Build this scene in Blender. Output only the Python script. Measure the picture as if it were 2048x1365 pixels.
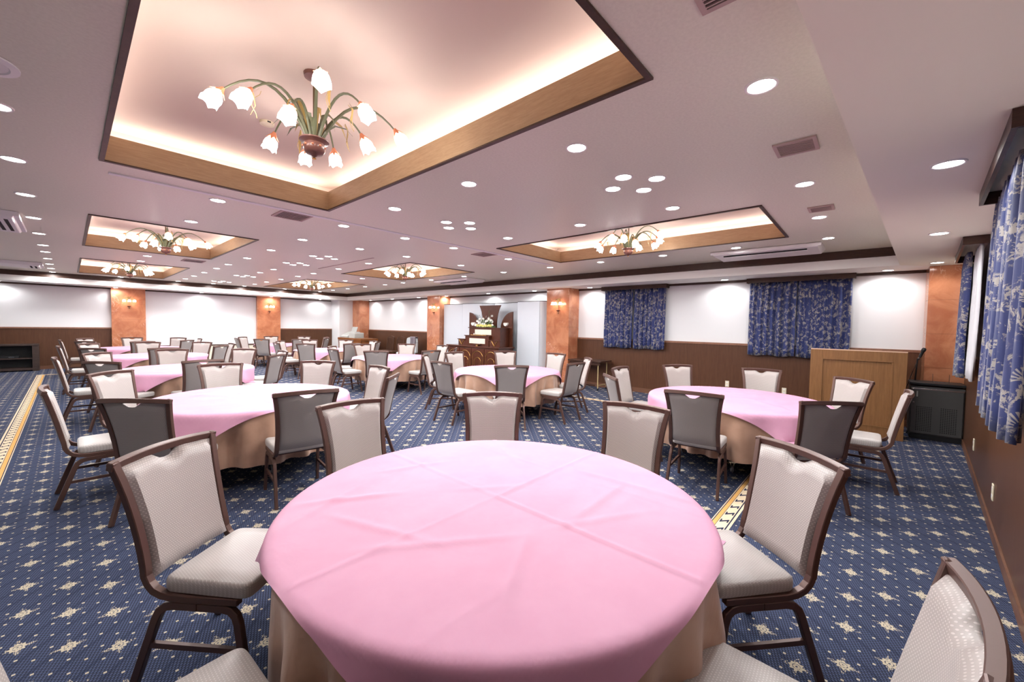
import bpy, bmesh, math, random
from mathutils import Vector, Matrix

for _o in list(bpy.data.objects):
    bpy.data.objects.remove(_o, do_unlink=True)
SC = bpy.context.scene
COL = SC.collection
PI = math.pi
rnd = random.Random(7)

# ------------------------------------------------------------------ camera
CAM_H = 1.5
YAW, PITCH, ROLL, FPX = math.radians(41.89706416), math.radians(-2.21590595), math.radians(-0.98492333), 796.0629
def cam_axes():
    f = Vector((math.cos(PITCH) * math.cos(YAW), math.cos(PITCH) * math.sin(YAW), math.sin(PITCH)))
    r = Vector((math.sin(YAW), -math.cos(YAW), 0))
    d = f.cross(r)
    if d.z > 0:
        d = -d
    return (math.cos(ROLL) * r + math.sin(ROLL) * d, -math.sin(ROLL) * r + math.cos(ROLL) * d, f)
_r, _d, _f = cam_axes()
camd = bpy.data.cameras.new('camera')
camd.sensor_width = 36.0
camd.sensor_fit = 'HORIZONTAL'
camd.lens = FPX * 36.0 / 2048.0
camd.clip_start = 0.02
camo = bpy.data.objects.new('camera', camd)
COL.objects.link(camo)
camo.matrix_world = Matrix(((_r.x, -_d.x, -_f.x, 0), (_r.y, -_d.y, -_f.y, 0), (_r.z, -_d.z, -_f.z, CAM_H), (0, 0, 0, 1)))
SC.camera = camo

# ------------------------------------------------------------------ world, exposure, lamp levels
w = bpy.data.worlds.new('world')
SC.world = w
w.use_nodes = True
w.node_tree.nodes['Background'].inputs[0].default_value = (0.9, 0.93, 1.0, 1)
w.node_tree.nodes['Background'].inputs[1].default_value = 0.0
SC.view_settings.view_transform = 'Standard'
SC.view_settings.look = 'None'
SC.view_settings.gamma = 1.0
SC.view_settings.use_curve_mapping = False
SC.view_settings.exposure = -0.06
SPOT_W = 50.0          # each ceiling downlight
SOFFIT_W = 23.0        # each soffit downlight
DISC_E = 30.0          # glow of a downlight's diffuser
COVE_E = 15.0          # cove strips hidden in the ceiling trays
BULB_E = 28.0          # chandelier glass shades
SCONCE_E = 20.0
SC.cycles.max_bounces = 5
SC.cycles.diffuse_bounces = 4
SC.cycles.use_adaptive_sampling = True
SC.cycles.adaptive_threshold = 0.08
SC.cycles.adaptive_min_samples = 16
SC.cycles.glossy_bounces = 2
SC.cycles.sample_clamp_indirect = 6.0
SC.cycles.caustics_reflective = False
SC.cycles.caustics_refractive = False

# ------------------------------------------------------------------ node helpers
class S:
    """a scalar node socket with arithmetic"""
    def __init__(s, nt, sock): s.nt, s.k = nt, sock
    def _m(s, op, *a):
        n = s.nt.nodes.new('ShaderNodeMath'); n.operation = op
        for i, x in enumerate((s,) + a):
            if isinstance(x, S): s.nt.links.new(x.k, n.inputs[i])
            else: n.inputs[i].default_value = x
        return S(s.nt, n.outputs[0])
    def __add__(s, o): return s._m('ADD', o)
    __radd__ = __add__
    def __sub__(s, o): return s._m('SUBTRACT', o)
    def __mul__(s, o): return s._m('MULTIPLY', o)
    __rmul__ = __mul__
    def __truediv__(s, o): return s._m('DIVIDE', o)
    def fract(s): return s._m('FRACT')
    def abs(s): return s._m('ABSOLUTE')
    def sqrt(s): return s._m('SQRT')
    def cos(s): return s._m('COSINE')
    def sin(s): return s._m('SINE')
    def atan2(s, o): return s._m('ARCTAN2', o)
    def lt(s, o): return s._m('LESS_THAN', o)
    def gt(s, o): return s._m('GREATER_THAN', o)
    def max(s, o): return s._m('MAXIMUM', o)
    def min(s, o): return s._m('MINIMUM', o)
    def floor(s): return s._m('FLOOR')
    def pw(s, o): return s._m('POWER', o)
    def inv(s): return S.const(s.nt, 1.0) - s
    def rng(s, lo, hi): return s.gt(lo) * s.lt(hi)
    def smooth(s, lo, hi):
        n = s.nt.nodes.new('ShaderNodeMapRange'); n.interpolation_type = 'SMOOTHSTEP'
        s.nt.links.new(s.k, n.inputs[0]); n.inputs[1].default_value = lo; n.inputs[2].default_value = hi
        return S(s.nt, n.outputs[0])
    @staticmethod
    def const(nt, v):
        n = nt.nodes.new('ShaderNodeValue'); n.outputs[0].default_value = v
        return S(nt, n.outputs[0])

def lin(c):
    def f(x):
        x /= 255.0
        return x / 12.92 if x <= 0.04045 else ((x + 0.055) / 1.055) ** 2.4
    return (f(c[0]), f(c[1]), f(c[2]), 1.0)

def mat(name, col=(200, 200, 200), rough=0.6, metal=0.0, spec=0.5, emit=None, estr=0.0, sheen=0.0, raw=False, alpha=1.0, trans=0.0):
    m = bpy.data.materials.new(name); m.use_nodes = True
    b = m.node_tree.nodes['Principled BSDF']
    b.inputs['Base Color'].default_value = col + (1,) if raw else lin(col)
    b.inputs['Roughness'].default_value = rough
    b.inputs['Metallic'].default_value = metal
    b.inputs['Specular IOR Level'].default_value = spec
    b.inputs['Sheen Weight'].default_value = sheen
    if emit:
        b.inputs['Emission Color'].default_value = lin(emit)
        b.inputs['Emission Strength'].default_value = estr
    if alpha < 1: b.inputs['Alpha'].default_value = alpha
    if trans: b.inputs['Transmission Weight'].default_value = trans
    return m
def bsdf(m): return m.node_tree.nodes['Principled BSDF']
def coords(m, kind='Object'):
    nt = m.node_tree
    n = nt.nodes.new('ShaderNodeTexCoord')
    return n.outputs[kind]
def position(m):
    return m.node_tree.nodes.new('ShaderNodeNewGeometry').outputs['Position']
def sep(m, sock):
    n = m.node_tree.nodes.new('ShaderNodeSeparateXYZ'); m.node_tree.links.new(sock, n.inputs[0])
    return [S(m.node_tree, n.outputs[i]) for i in range(3)]
def comb(m, x, y, z=0.0):
    n = m.node_tree.nodes.new('ShaderNodeCombineXYZ')
    for i, v in enumerate((x, y, z)):
        if isinstance(v, S): m.node_tree.links.new(v.k, n.inputs[i])
        else: n.inputs[i].default_value = v
    return n.outputs[0]
def noise(m, vec, scale, detail=3, rough=0.55, dist=0.0):
    n = m.node_tree.nodes.new('ShaderNodeTexNoise')
    if vec is not None: m.node_tree.links.new(vec, n.inputs['Vector'])
    n.inputs['Scale'].default_value = scale; n.inputs['Detail'].default_value = detail
    n.inputs['Roughness'].default_value = rough; n.inputs['Distortion'].default_value = dist
    return S(m.node_tree, n.outputs[0])
def mixc(m, fac, a, b):
    n = m.node_tree.nodes.new('ShaderNodeMix'); n.data_type = 'RGBA'
    if isinstance(fac, S): m.node_tree.links.new(fac.k, n.inputs[0])
    else: n.inputs[0].default_value = fac
    for i, v in ((6, a), (7, b)):
        if isinstance(v, tuple): n.inputs[i].default_value = v
        else: m.node_tree.links.new(v, n.inputs[i])
    return n.outputs[2]
def setcol(m, sock): m.node_tree.links.new(sock, bsdf(m).inputs['Base Color'])
def bump(m, h, strength=0.2, dist=0.01):
    n = m.node_tree.nodes.new('ShaderNodeBump'); n.inputs['Strength'].default_value = strength; n.inputs['Distance'].default_value = dist
    m.node_tree.links.new(h.k, n.inputs['Height']); m.node_tree.links.new(n.outputs[0], bsdf(m).inputs['Normal'])
def scalev(m, sock, sx, sy, sz):
    n = m.node_tree.nodes.new('ShaderNodeMapping'); n.inputs['Scale'].default_value = (sx, sy, sz)
    m.node_tree.links.new(sock, n.inputs[0]); return n.outputs[0]

# ------------------------------------------------------------------ materials
def wood(name, c1, c2, rough=0.4, grain=(30, 30, 1.6), spec=0.4, bmp=0.06):
    m = mat(name, c1, rough, spec=spec)
    v = scalev(m, coords(m), *grain)
    n = noise(m, v, 2.2, 5, 0.6, 0.4)
    n2 = noise(m, v, 9.0, 3, 0.6)
    setcol(m, mixc(m, (n * 0.65 + n2 * 0.35).smooth(0.3, 0.7), lin(c1), lin(c2)))
    return m

M = {}
M['wall'] = mat('white_wallpaper', (230, 230, 231), 0.75, spec=0.2)
m = M['ceil'] = mat('pink_beige_ceiling_paper', (208, 184, 178), 0.42, spec=0.35)
n = noise(m, position(m), 60, 3)
setcol(m, mixc(m, n.smooth(0.3, 0.7), lin((219, 219, 202)), lin((226, 226, 209))))
m = M['soffit'] = mat('beige_soffit_paper', (234, 230, 214), 0.6, spec=0.25)
M['soffit2'] = mat('white_soffit_paper', (244, 243, 238), 0.6, spec=0.25)
M['cove'] = mat('peach_cove_paper', (216, 198, 186), 0.7, spec=0.2)
M['beige'] = mat('cream_panel', (228, 220, 200), 0.6)
M['wains'] = wood('brown_wainscot_veneer', (94, 62, 43), (79, 49, 33), 0.35, (26, 26, 1.1), 0.35, 0.03)
M['rail'] = wood('brown_rail_wood', (150, 108, 86), (128, 88, 70), 0.35, (4, 4, 4))
M['dark'] = wood('dark_brown_trim', (74, 50, 38), (56, 36, 27), 0.4, (4, 4, 30))
M['base'] = wood('baseboard_wood', (118, 82, 62), (98, 66, 49), 0.4, (4, 4, 30))
M['oak'] = wood('orange_oak_board', (184, 156, 122), (166, 136, 103), 0.4, (3, 3, 40), 0.4, 0.03)
m = M['marble'] = mat('red_brown_marble', (190, 126, 92), 0.12, spec=0.6)
v = position(m)
n = noise(m, v, 3.0, 6, 0.65, 0.8)
vn = noise(m, v, 2.2, 7, 0.62, 1.6)
vein = ((vn - 0.5).abs()).smooth(0.0, 0.012).inv()
patch = noise(m, v, 1.4, 3).smooth(0.52, 0.66)
c = mixc(m, n.smooth(0.32, 0.7), lin((196, 132, 96)), lin((170, 104, 74)))
setcol(m, mixc(m, vein * patch * 0.75, c, lin((238, 205, 180))))
M['joint'] = mat('dark_joint', (120, 78, 58), 0.8)

# carpet
m = M['carpet'] = mat('navy_woven_carpet', (50, 60, 100), 0.95, spec=0.1)
X, Y, Z_ = sep(m, position(m))
K = 1.0 / 0.31
p = (X - 2.61 + (Y - 0.03)) * K
q = (X - 2.61 - (Y - 0.03)) * K
fp = (p + 0.5).fract() - 0.5
fq = (q + 0.5).fract() - 0.5
PIT = 0.31 / math.sqrt(2)
r = (fp * fp + fq * fq).sqrt() * PIT
th = fp.atan2(fq)
petal = r.lt((th * 8.0).cos() * 0.005 + 0.027)
ringd = r.rng(0.013, 0.0165)
core = r.lt(0.005)
flower = petal * (ringd.max(core)).inv()
# four speckled sprays around the flower, along the room axes
du = ((fp + fq) * 0.155).abs()
dv = ((fp - fq) * 0.155).abs()
far_, near_ = du.max(dv), du.min(dv)
sp = 0.0062
su = ((X / sp).fract() - 0.5).abs() + ((Y / sp).fract() - 0.5).abs()
nz = noise(m, comb(m, (X / sp).floor(), (Y / sp).floor()), 3.7, 0)
spray = su.lt(0.52) * far_.lt(0.058) * near_.lt((far_ * 70.0).sin() * 0.005 + 0.008) * nz.gt(0.46)
# little dots on a third-pitch lattice between the flowers
dp = ((p * 3.0 + 0.5).fract() - 0.5) * (PIT / 3.0)
dq = ((q * 3.0 + 0.5).fract() - 0.5) * (PIT / 3.0)
notc = (fp.abs().max(fq.abs())).gt(0.17)
dot = (dp.abs() + dq.abs()).lt(0.0078) * notc
white = (flower.max(spray)).max(dot)
rows = (p * 16.0).fract()
colsq = (q * 16.0 + (p * 16.0).floor() * 0.5).fract()
weave = rows.gt(0.28) * colsq.gt(0.42)
blue = mixc(m, weave, lin((42, 46, 62)), lin((80, 90, 119)))
band = (q * 2.0 + 0.25).fract().rng(0.0, 0.16)
blue = mixc(m, band * 0.45, blue, lin((34, 40, 62)))
thread = rows.lt(0.12)
blue = mixc(m, thread * 0.35, blue, lin((110, 118, 140)))
cream = mixc(m, noise(m, position(m), 260, 2), lin((216, 206, 184)), lin((176, 164, 138)))
setcol(m, mixc(m, white, blue, cream))
bump(m, noise(m, position(m), 400, 2) + weave * 0.3, 0.35, 0.004)

# carpet border band: x = along, y = across (0 interior .. 1 outside) in UV
def border_mat():
    m = mat('cream_carpet_border', (226, 208, 176), 0.95, spec=0.1)
    U, V, _ = sep(m, coords(m, 'UV'))
    along = (U / 0.163)
    sx = (along.fract() - 0.5) * 1.0
    sy = (V - 0.57) / 0.23          # -1 .. 1 across the S field
    # an S: a slanted bar with hooks
    bar = (sx * 2.6 - sy * 0.62).abs().lt(0.24) * sy.abs().lt(0.74)
    hook1 = sy.rng(0.54, 0.84) * sx.rng(-0.14, 0.24)
    hook2 = sy.rng(-0.84, -0.54) * sx.rng(-0.24, 0.14)
    s_ = (bar.max(hook1)).max(hook2)
    navy = (V.rng(0.05, 0.095).max(V.rng(0.30, 0.325))).max(V.rng(0.81, 0.875)).max(s_)
    orange = V.rng(0.095, 0.30)
    c = mixc(m, noise(m, position(m), 240, 2), lin((236, 220, 190)), lin((214, 192, 160)))
    c = mixc(m, orange, c, lin((222, 172, 104)))
    c = mixc(m, navy, c, lin((44, 48, 72)))
    setcol(m, c)
    bump(m, noise(m, position(m), 400, 2), 0.3, 0.004)
    return m
M['border'] = border_mat()

# chair fabrics: staggered dots in object space
def dotted(name, base, dotc, ax, pitch=0.0105, rough=0.38, sheen=0.3, size=0.16):
    m = mat(name, base, rough, spec=0.5, sheen=sheen)
    o = sep(m, coords(m))
    a, b = o[ax[0]], o[ax[1]]
    if ax == (0, 1): a, b = a + o[2] * 0.6, b + o[2]
    a, b = a / pitch, b / (pitch * 0.8)
    row = b.floor()
    fa = (a + row * 0.5).fract() - 0.5
    fb = b.fract() - 0.5
    d = (fa * fa + fb * fb).sqrt()
    k = d.smooth(size, size + 0.14).inv()
    setcol(m, mixc(m, k, lin(base), lin(dotc)))
    bump(m, k * 0.6 + noise(m, coords(m), 700, 1) * 0.3, 0.25, 0.002)
    return m
M['back_fab'] = dotted('beige_dotted_satin_back', (168, 160, 155), (204, 197, 192), (0, 2))
M['seat_fab'] = dotted('beige_dotted_satin_seat', (178, 172, 167), (206, 201, 197), (0, 1))
M['rear_fab'] = dotted('charcoal_dotted_fabric', (146, 138, 134), (172, 165, 161), (0, 2), rough=0.6, sheen=0.15, size=0.1)
M['chair_metal'] = mat('brown_painted_metal', (92, 66, 58), 0.38, metal=0.25, spec=0.5)

# cloths
def cloth_mat(name, c1, c2, rough, sheen, bs=0.12):
    m = mat(name, c1, rough, spec=0.35, sheen=sheen)
    n = noise(m, coords(m), 5, 4)
    setcol(m, mixc(m, n.smooth(0.3, 0.7), lin(c1), lin(c2)))
    wr = noise(m, scalev(m, coords(m), 1, 1, 1), 3.2, 4, 0.55, 0.6)
    bump(m, wr * 1.0 + noise(m, coords(m), 420, 2) * 0.02, bs, 0.06)
    return m
M['pink'] = cloth_mat('pink_tablecloth_fabric', (210, 156, 182), (206, 150, 177), 0.62, 0.0, 0.06)
M['brown_cloth'] = cloth_mat('tan_satin_underlay', (184, 148, 126), (170, 134, 112), 0.42, 0.3, 0.12)

# curtain: blue with beige toile motifs, UV in metres
m = M['curtain'] = mat('blue_toile_curtain_fabric', (44, 66, 140), 0.55, spec=0.3, sheen=0.3)
uv = coords(m, 'UV')
vor = m.node_tree.nodes.new('ShaderNodeTexVoronoi'); vor.inputs['Scale'].default_value = 5.5
m.node_tree.links.new(uv, vor.inputs['Vector'])
ux, uy, _ = sep(m, uv)
cxp, cyp, _ = sep(m, vor.outputs['Position'])
cd_ = S(m.node_tree, vor.outputs['Distance'])
dx, dy = ux - cxp, uy - cyp
ang = dy.atan2(dx)
vr_, _g, _b = sep(m, vor.outputs['Color'])
frond = ((ang * 17.0 + cd_ * 9.0).cos()).gt(0.1) * cd_.rng(0.16, 0.40) * (dy + dx * 0.4).gt(0.0) * vr_.gt(0.5)
fl = noise(m, uv, 17, 4, 0.68, 0.5)
big = noise(m, uv, 5.5, 2).smooth(0.40, 0.50)
blot = fl.smooth(0.50, 0.56) * big
fine = noise(m, uv, 60, 2).gt(0.42)
k = (frond * 0.9).max(blot * fine)
setcol(m, mixc(m, k, lin((36, 48, 100)), lin((152, 146, 140))))
M['sheer'] = mat('white_sheer_fabric', (206, 206, 210), 0.7, sheen=0.3)

M['black'] = mat('black_steel', (28, 28, 30), 0.45, metal=0.3)
M['blackp'] = mat('dark_grey_painted_steel', (74, 73, 72), 0.5, metal=0.2)
M['hole'] = mat('dark_hole', (14, 14, 15), 0.9)
M['chrome'] = mat('chrome', (205, 205, 205), 0.2, metal=1.0)
M['grey_rubber'] = mat('grey_wheel', (150, 150, 152), 0.5)
M['white_pl'] = mat('white_plastic', (232, 230, 230), 0.4)
M['cream_pl'] = mat('cream_plastic', (226, 216, 190), 0.45)
M['grey_pl'] = mat('grey_plastic', (176, 178, 174), 0.5)
M['vent'] = mat('mauve_vent_metal', (176, 154, 148), 0.5)
M['disc'] = mat('downlight_diffuser', (255, 255, 255), 0.5, emit=(255, 250, 246), estr=DISC_E)
M['disc'].cycles.emission_sampling = 'NONE'
M['ring'] = mat('downlight_ring', (236, 232, 230), 0.4)
M['covel'] = mat('cove_strip_glow', (255, 255, 255), 0.5, emit=(255, 249, 244), estr=COVE_E)
M['bulb'] = mat('lit_opal_glass', (255, 255, 255), 0.3, emit=(255, 247, 240), estr=BULB_E)
M['sconce'] = mat('lit_sconce_glass', (255, 255, 255), 0.3, emit=(255, 226, 200), estr=SCONCE_E)
M['stem'] = mat('green_painted_stem', (98, 102, 76), 0.45)
M['leaf'] = mat('gilded_green_leaf', (186, 158, 98), 0.4, metal=0.3)
M['calyx'] = mat('orange_red_petals', (206, 128, 92), 0.5)
M['bowl'] = mat('red_brown_ceramic', (112, 74, 66), 0.3)
M['bronze'] = mat('bronze_metal', (104, 84, 62), 0.35, metal=0.7)
M['silver'] = mat('silver_foil_paper', (218, 225, 232), 0.42, metal=0.3)
bump(M['silver'], noise(M['silver'], position(M['silver']), 18, 3), 0.06, 0.01)
M['altar'] = wood('altar_mahogany', (92, 50, 34), (70, 36, 24), 0.25, (20, 20, 2), 0.5, 0.02)
M['gold'] = mat('gold_leaf', (206, 164, 92), 0.3, metal=0.85)
M['ivory'] = mat('ivory_brocade', (232, 226, 206), 0.6)
M['lect'] = wood('lectern_walnut', (140, 100, 62), (120, 82, 49), 0.42, (34, 34, 1.4), 0.35, 0.04)
M['lect_top'] = mat('lectern_light_edge', (206, 172, 146), 0.45)
M['orgwood'] = wood('organ_wood', (136, 84, 44), (116, 68, 34), 0.35, (3, 12, 12))
M['slat'] = wood('dark_chair_wood', (84, 52, 34), (64, 38, 25), 0.35)
M['jacket'] = mat('dusky_purple_jacket', (106, 96, 104), 0.85, sheen=0.3)
M['petal'] = mat('white_petals', (244, 244, 236), 0.6)
M['ypetal'] = mat('pale_yellow_petals', (226, 220, 130), 0.6)
M['green'] = mat('green_leaves', (84, 110, 66), 0.6)
M['tvwood'] = wood('dark_oak_cabinet', (74, 58, 52), (56, 42, 38), 0.45, (3, 30, 30))
M['laminate'] = wood('dark_walnut_laminate', (70, 46, 36), (54, 34, 27), 0.3, (3, 20, 20))
M['khaki'] = mat('cream_painted_tube', (196, 176, 128), 0.4, metal=0.2)

# ------------------------------------------------------------------ object helpers
def new_obj(name, me, material=None, parent=None):
    o = bpy.data.objects.new(name, me)
    COL.objects.link(o)
    if material is not None and me is not None and hasattr(me, 'materials') and len(me.materials) == 0:
        me.materials.append(material)
    if parent is not None: o.parent = parent
    return o
def empty(name, loc=(0, 0, 0), rz=0.0):
    o = bpy.data.objects.new(name, None); COL.objects.link(o)
    o.empty_display_size = 0.1; o.location = loc; o.rotation_euler = (0, 0, rz)
    return o
def tag(o, label=None, cat=None, group=None, kind=None):
    if label: o['label'] = label
    if cat: o['category'] = cat
    if group: o['group'] = group
    if kind: o['kind'] = kind
    return o

class MB:
    def __init__(s): s.v, s.f, s.uv = [], [], {}
    def add(s, vs, fs):
        b = len(s.v); s.v += [tuple(x) for x in vs]; s.f += [tuple(b + i for i in f) for f in fs]; return b
    def box(s, a, b):
        x0, y0, z0 = a; x1, y1, z1 = b
        if x0 > x1: x0, x1 = x1, x0
        if y0 > y1: y0, y1 = y1, y0
        if z0 > z1: z0, z1 = z1, z0
        s.add([(x0, y0, z0), (x1, y0, z0), (x1, y1, z0), (x0, y1, z0), (x0, y0, z1), (x1, y0, z1), (x1, y1, z1), (x0, y1, z1)],
              [(0, 3, 2, 1), (4, 5, 6, 7), (0, 1, 5, 4), (1, 2, 6, 5), (2, 3, 7, 6), (3, 0, 4, 7)])
        return s
    def quad(s, a, b, c, d): s.add([a, b, c, d], [(0, 1, 2, 3)]); return s
    def sweep(s, pts, frames, prof, caps=True, closed=False):
        n = len(prof); base = len(s.v)
        for P, (A, B) in zip(pts, frames):
            for (a, b) in prof:
                s.v.append(tuple(Vector(P) + Vector(A) * a + Vector(B) * b))
        m = len(pts)
        for i in range(m - 1 if not closed else m):
            j = (i + 1) % m
            for k in range(n):
                l = (k + 1) % n
                s.f.append((base + i * n + k, base + i * n + l, base + j * n + l, base + j * n + k))
        if caps and not closed:
            s.f.append(tuple(base + k for k in reversed(range(n))))
            s.f.append(tuple(base + (m - 1) * n + k for k in range(n)))
        return s
    def tube(s, pts, rad, seg=6, caps=True):
        pts = [Vector(p) for p in pts]
        rads = rad if isinstance(rad, (list, tuple)) else [rad] * len(pts)
        base = len(s.v); up = Vector((0, 0, 1)); prevA = None
        for i, P in enumerate(pts):
            t = (pts[min(i + 1, len(pts) - 1)] - pts[max(i - 1, 0)])
            t = t.normalized() if t.length > 1e-9 else Vector((0, 0, 1))
            if prevA is None:
                A = t.cross(up)
                if A.length < 1e-3: A = t.cross(Vector((1, 0, 0)))
            else:
                A = prevA - t * prevA.dot(t)
            A.normalize(); prevA = A; B = t.cross(A)
            for k in range(seg):
                an = 2 * PI * k / seg
                s.v.append(tuple(P + (A * math.cos(an) + B * math.sin(an)) * rads[i]))
        for i in range(len(pts) - 1):
            for k in range(seg):
                l = (k + 1) % seg
                s.f.append((base + i * seg + k, base + i * seg + l, base + (i + 1) * seg + l, base + (i + 1) * seg + k))
        if caps:
            s.f.append(tuple(base + k for k in reversed(range(seg))))
            s.f.append(tuple(base + (len(pts) - 1) * seg + k for k in range(seg)))
        return s
    def lathe(s, prof, seg=16, c=(0, 0, 0), axis=None):
        base = len(s.v); c = Vector(c)
        if axis is None: ax, A, B = Vector((0, 0, 1)), Vector((1, 0, 0)), Vector((0, 1, 0))
        else:
            ax = Vector(axis).normalized()
            A = ax.orthogonal().normalized(); B = ax.cross(A)
        for (r_, h) in prof:
            for k in range(seg):
                an = 2 * PI * k / seg
                s.v.append(tuple(c + ax * h + (A * math.cos(an) + B * math.sin(an)) * r_))
        for i in range(len(prof) - 1):
            for k in range(seg):
                l = (k + 1) % seg
                s.f.append((base + i * seg + k, base + i * seg + l, base + (i + 1) * seg + l, base + (i + 1) * seg + k))
        if prof[0][0] > 1e-6: s.f.append(tuple(base + k for k in reversed(range(seg))))
        if prof[-1][0] > 1e-6: s.f.append(tuple(base + (len(prof) - 1) * seg + k for k in range(seg)))
        return s
    def prism(s, poly, f0, f1):
        """poly: list of 2D points, f0/f1 map (a,b) to 3D for the two faces"""
        n = len(poly); base = len(s.v)
        s.v += [tuple(f0(a, b)) for a, b in poly] + [tuple(f1(a, b)) for a, b in poly]
        s.f.append(tuple(base + i for i in reversed(range(n)))); s.f.append(tuple(base + n + i for i in range(n)))
        for i in range(n):
            j = (i + 1) % n
            s.f.append((base + i, base + j, base + n + j, base + n + i))
        return s
    def mesh(s, name, smooth=False, bevel=0.0, seg=2):
        me = bpy.data.meshes.new(name); me.from_pydata(s.v, [], s.f); me.validate()
        bm = bmesh.new(); bm.from_mesh(me)
        bmesh.ops.recalc_face_normals(bm, faces=bm.faces)
        if bevel > 0:
            ed = [e for e in bm.edges if len(e.link_faces) == 2 and e.calc_face_angle(0) > 0.6]
            bmesh.ops.bevel(bm, geom=ed, offset=bevel, segments=seg, affect='EDGES', profile=0.5, clamp_overlap=True)
        bm.to_mesh(me); bm.free()
        if smooth:
            for pl in me.polygons: pl.use_smooth = True
            try: me.set_sharp_from_angle(angle=math.radians(45))
            except Exception: pass
        return me
    def build(s, name, material, parent=None, smooth=False, bevel=0.0, seg=2):
        return new_obj(name, s.mesh(name, smooth, bevel, seg), material, parent)
def box(name, a, b, material, parent=None, bevel=0.0):
    return MB().box(a, b).build(name, material, parent, bevel=bevel)

def grid_mesh(name, nu, nv, fn, uvfn=None, closed_u=False, smooth=True):
    vs = [fn(i / (nu if closed_u else nu - 1), j / (nv - 1)) for j in range(nv) for i in range(nu)]
    fs = []
    for j in range(nv - 1):
        for i in range(nu if closed_u else nu - 1):
            i2 = (i + 1) % nu
            fs.append((j * nu + i, j * nu + i2, (j + 1) * nu + i2, (j + 1) * nu + i))
    me = bpy.data.meshes.new(name); me.from_pydata([tuple(v) for v in vs], [], fs)
    if uvfn:
        ul = me.uv_layers.new(name='UVMap')
        for lp in me.loops:
            k = lp.vertex_index
            ul.data[lp.index].uv = uvfn((k % nu) / (nu - 1), (k // nu) / (nv - 1))
    if smooth:
        for pl in me.polygons: pl.use_smooth = True
    return me
def copy_tree(o, parent=None):
    c = o.copy(); COL.objects.link(c)
    if parent is not None: c.parent = parent
    for ch in list(o.children): copy_tree(ch, c)
    return c

# ================================================================== THE ROOM
UB, VL = 8.9, 17.85            # back wall and far left wall
UF = -4.2                      # wall behind the camera
ZC, ZS, ZU = 2.75, 2.475, 3.08 # main ceiling, soffit, raised tray ceiling
RS = -0.0734                   # slope of the right wall
def vr(u, off=0.0): return -0.431 + RS * u + off * math.sqrt(1 + RS * RS)
UE, VE = 8.1, 16.9             # edges of the soffits
def ve(u): return vr(u, 0.735)

def structure(o, label=None): tag(o, label, None, None, 'structure'); return o

fl = MB().quad((UF, vr(UF), 0), (UB, vr(UB), 0), (UB, VL, 0), (UF, VL, 0)).build('floor', M['carpet'])
structure(fl, 'navy woven carpet with cream flower motifs and small dots')
# border bands woven into the carpet (rectangle)
B0u, B1u, B0v, B1v, BW = -0.43, 7.16, 0.87, 15.95, 0.145
def border(name, a, b, outward, label):
    a, b, w_ = Vector(a), Vector(b), Vector(outward) * BW
    L = (b - a).length; d = (b - a).normalized()
    a0, b0 = a, b; a1, b1 = a - d * BW + w_, b + d * BW + w_
    me = bpy.data.meshes.new(name)
    z = Vector((0, 0, 0.003))
    me.from_pydata([tuple(a0 + z), tuple(b0 + z), tuple(b1 + z), tuple(a1 + z)], [], [(0, 1, 2, 3)])
    ul = me.uv_layers.new(name='UVMap')
    for lp in me.loops: ul.data[lp.index].uv = [(0, 0), (L, 0), (L + BW, 1), (-BW, 1)][lp.vertex_index]
    o = new_obj(name, me, M['border'])
    if me.polygons[0].normal.z < 0: me.flip_normals()
    return structure(o, label)
border('floor_border_right', (B0u, B0v, 0), (B1u, B0v, 0), (0, -1, 0), 'cream and orange carpet border band beside the right wall')
border('floor_border_left', (B0u, B1v, 0), (B0u, B0v, 0), (-1, 0, 0), 'cream and orange carpet border band running down the left aisle')
border('floor_border_back', (B1u, B0v, 0), (B1u, B1v, 0), (1, 0, 0), 'cream and orange carpet border band in front of the back wall')
border('floor_border_far', (B1u, B1v, 0), (B0u, B1v, 0), (0, 1, 0), 'cream and orange carpet border band at the far end of the hall')

# walls
def wallquad(name, p0, p1, z0, z1, material, th=0.1, inward=None):
    p0, p1 = Vector(p0), Vector(p1)
    n = Vector(inward).normalized()
    a, b = p0 - n * th, p1 - n * th
    mb = MB()
    mb.add([(p0.x, p0.y, z0), (p1.x, p1.y, z0), (p1.x, p1.y, z1), (p0.x, p0.y, z1), (a.x, a.y, z0), (b.x, b.y, z0), (b.x, b.y, z1), (a.x, a.y, z1)],
           [(0, 1, 2, 3), (7, 6, 5, 4), (0, 3, 7, 4), (1, 5, 6, 2), (3, 2, 6, 7), (0, 4, 5, 1)])
    return mb.build(name, material)
NR = Vector((-RS, 1, 0)).normalized()
structure(wallquad('wall_back', (UB, vr(UB) - 0.1, 0), (UB, VL + 0.1, 0), 0, 2.9, M['wall'], 0.1, (-1, 0, 0)), 'white back wall above brown wainscot')
structure(wallquad('wall_left', (UF - 0.1, VL, 0), (UB, VL, 0), 0, 2.9, M['wall'], 0.1, (0, -1, 0)), 'white far wall with marble pillars')
structure(wallquad('wall_right', (UF - 0.1, vr(UF - 0.1), 0), (UB, vr(UB), 0), 0, 2.9, M['wall'], 0.1, NR), 'white right wall behind the blue curtains')
structure(wallquad('wall_rear', (UF, vr(UF) - 0.1, 0), (UF, VL + 0.1, 0), 0, 2.9, M['wall'], 0.1, (1, 0, 0)), 'white wall behind the camera')

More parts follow.
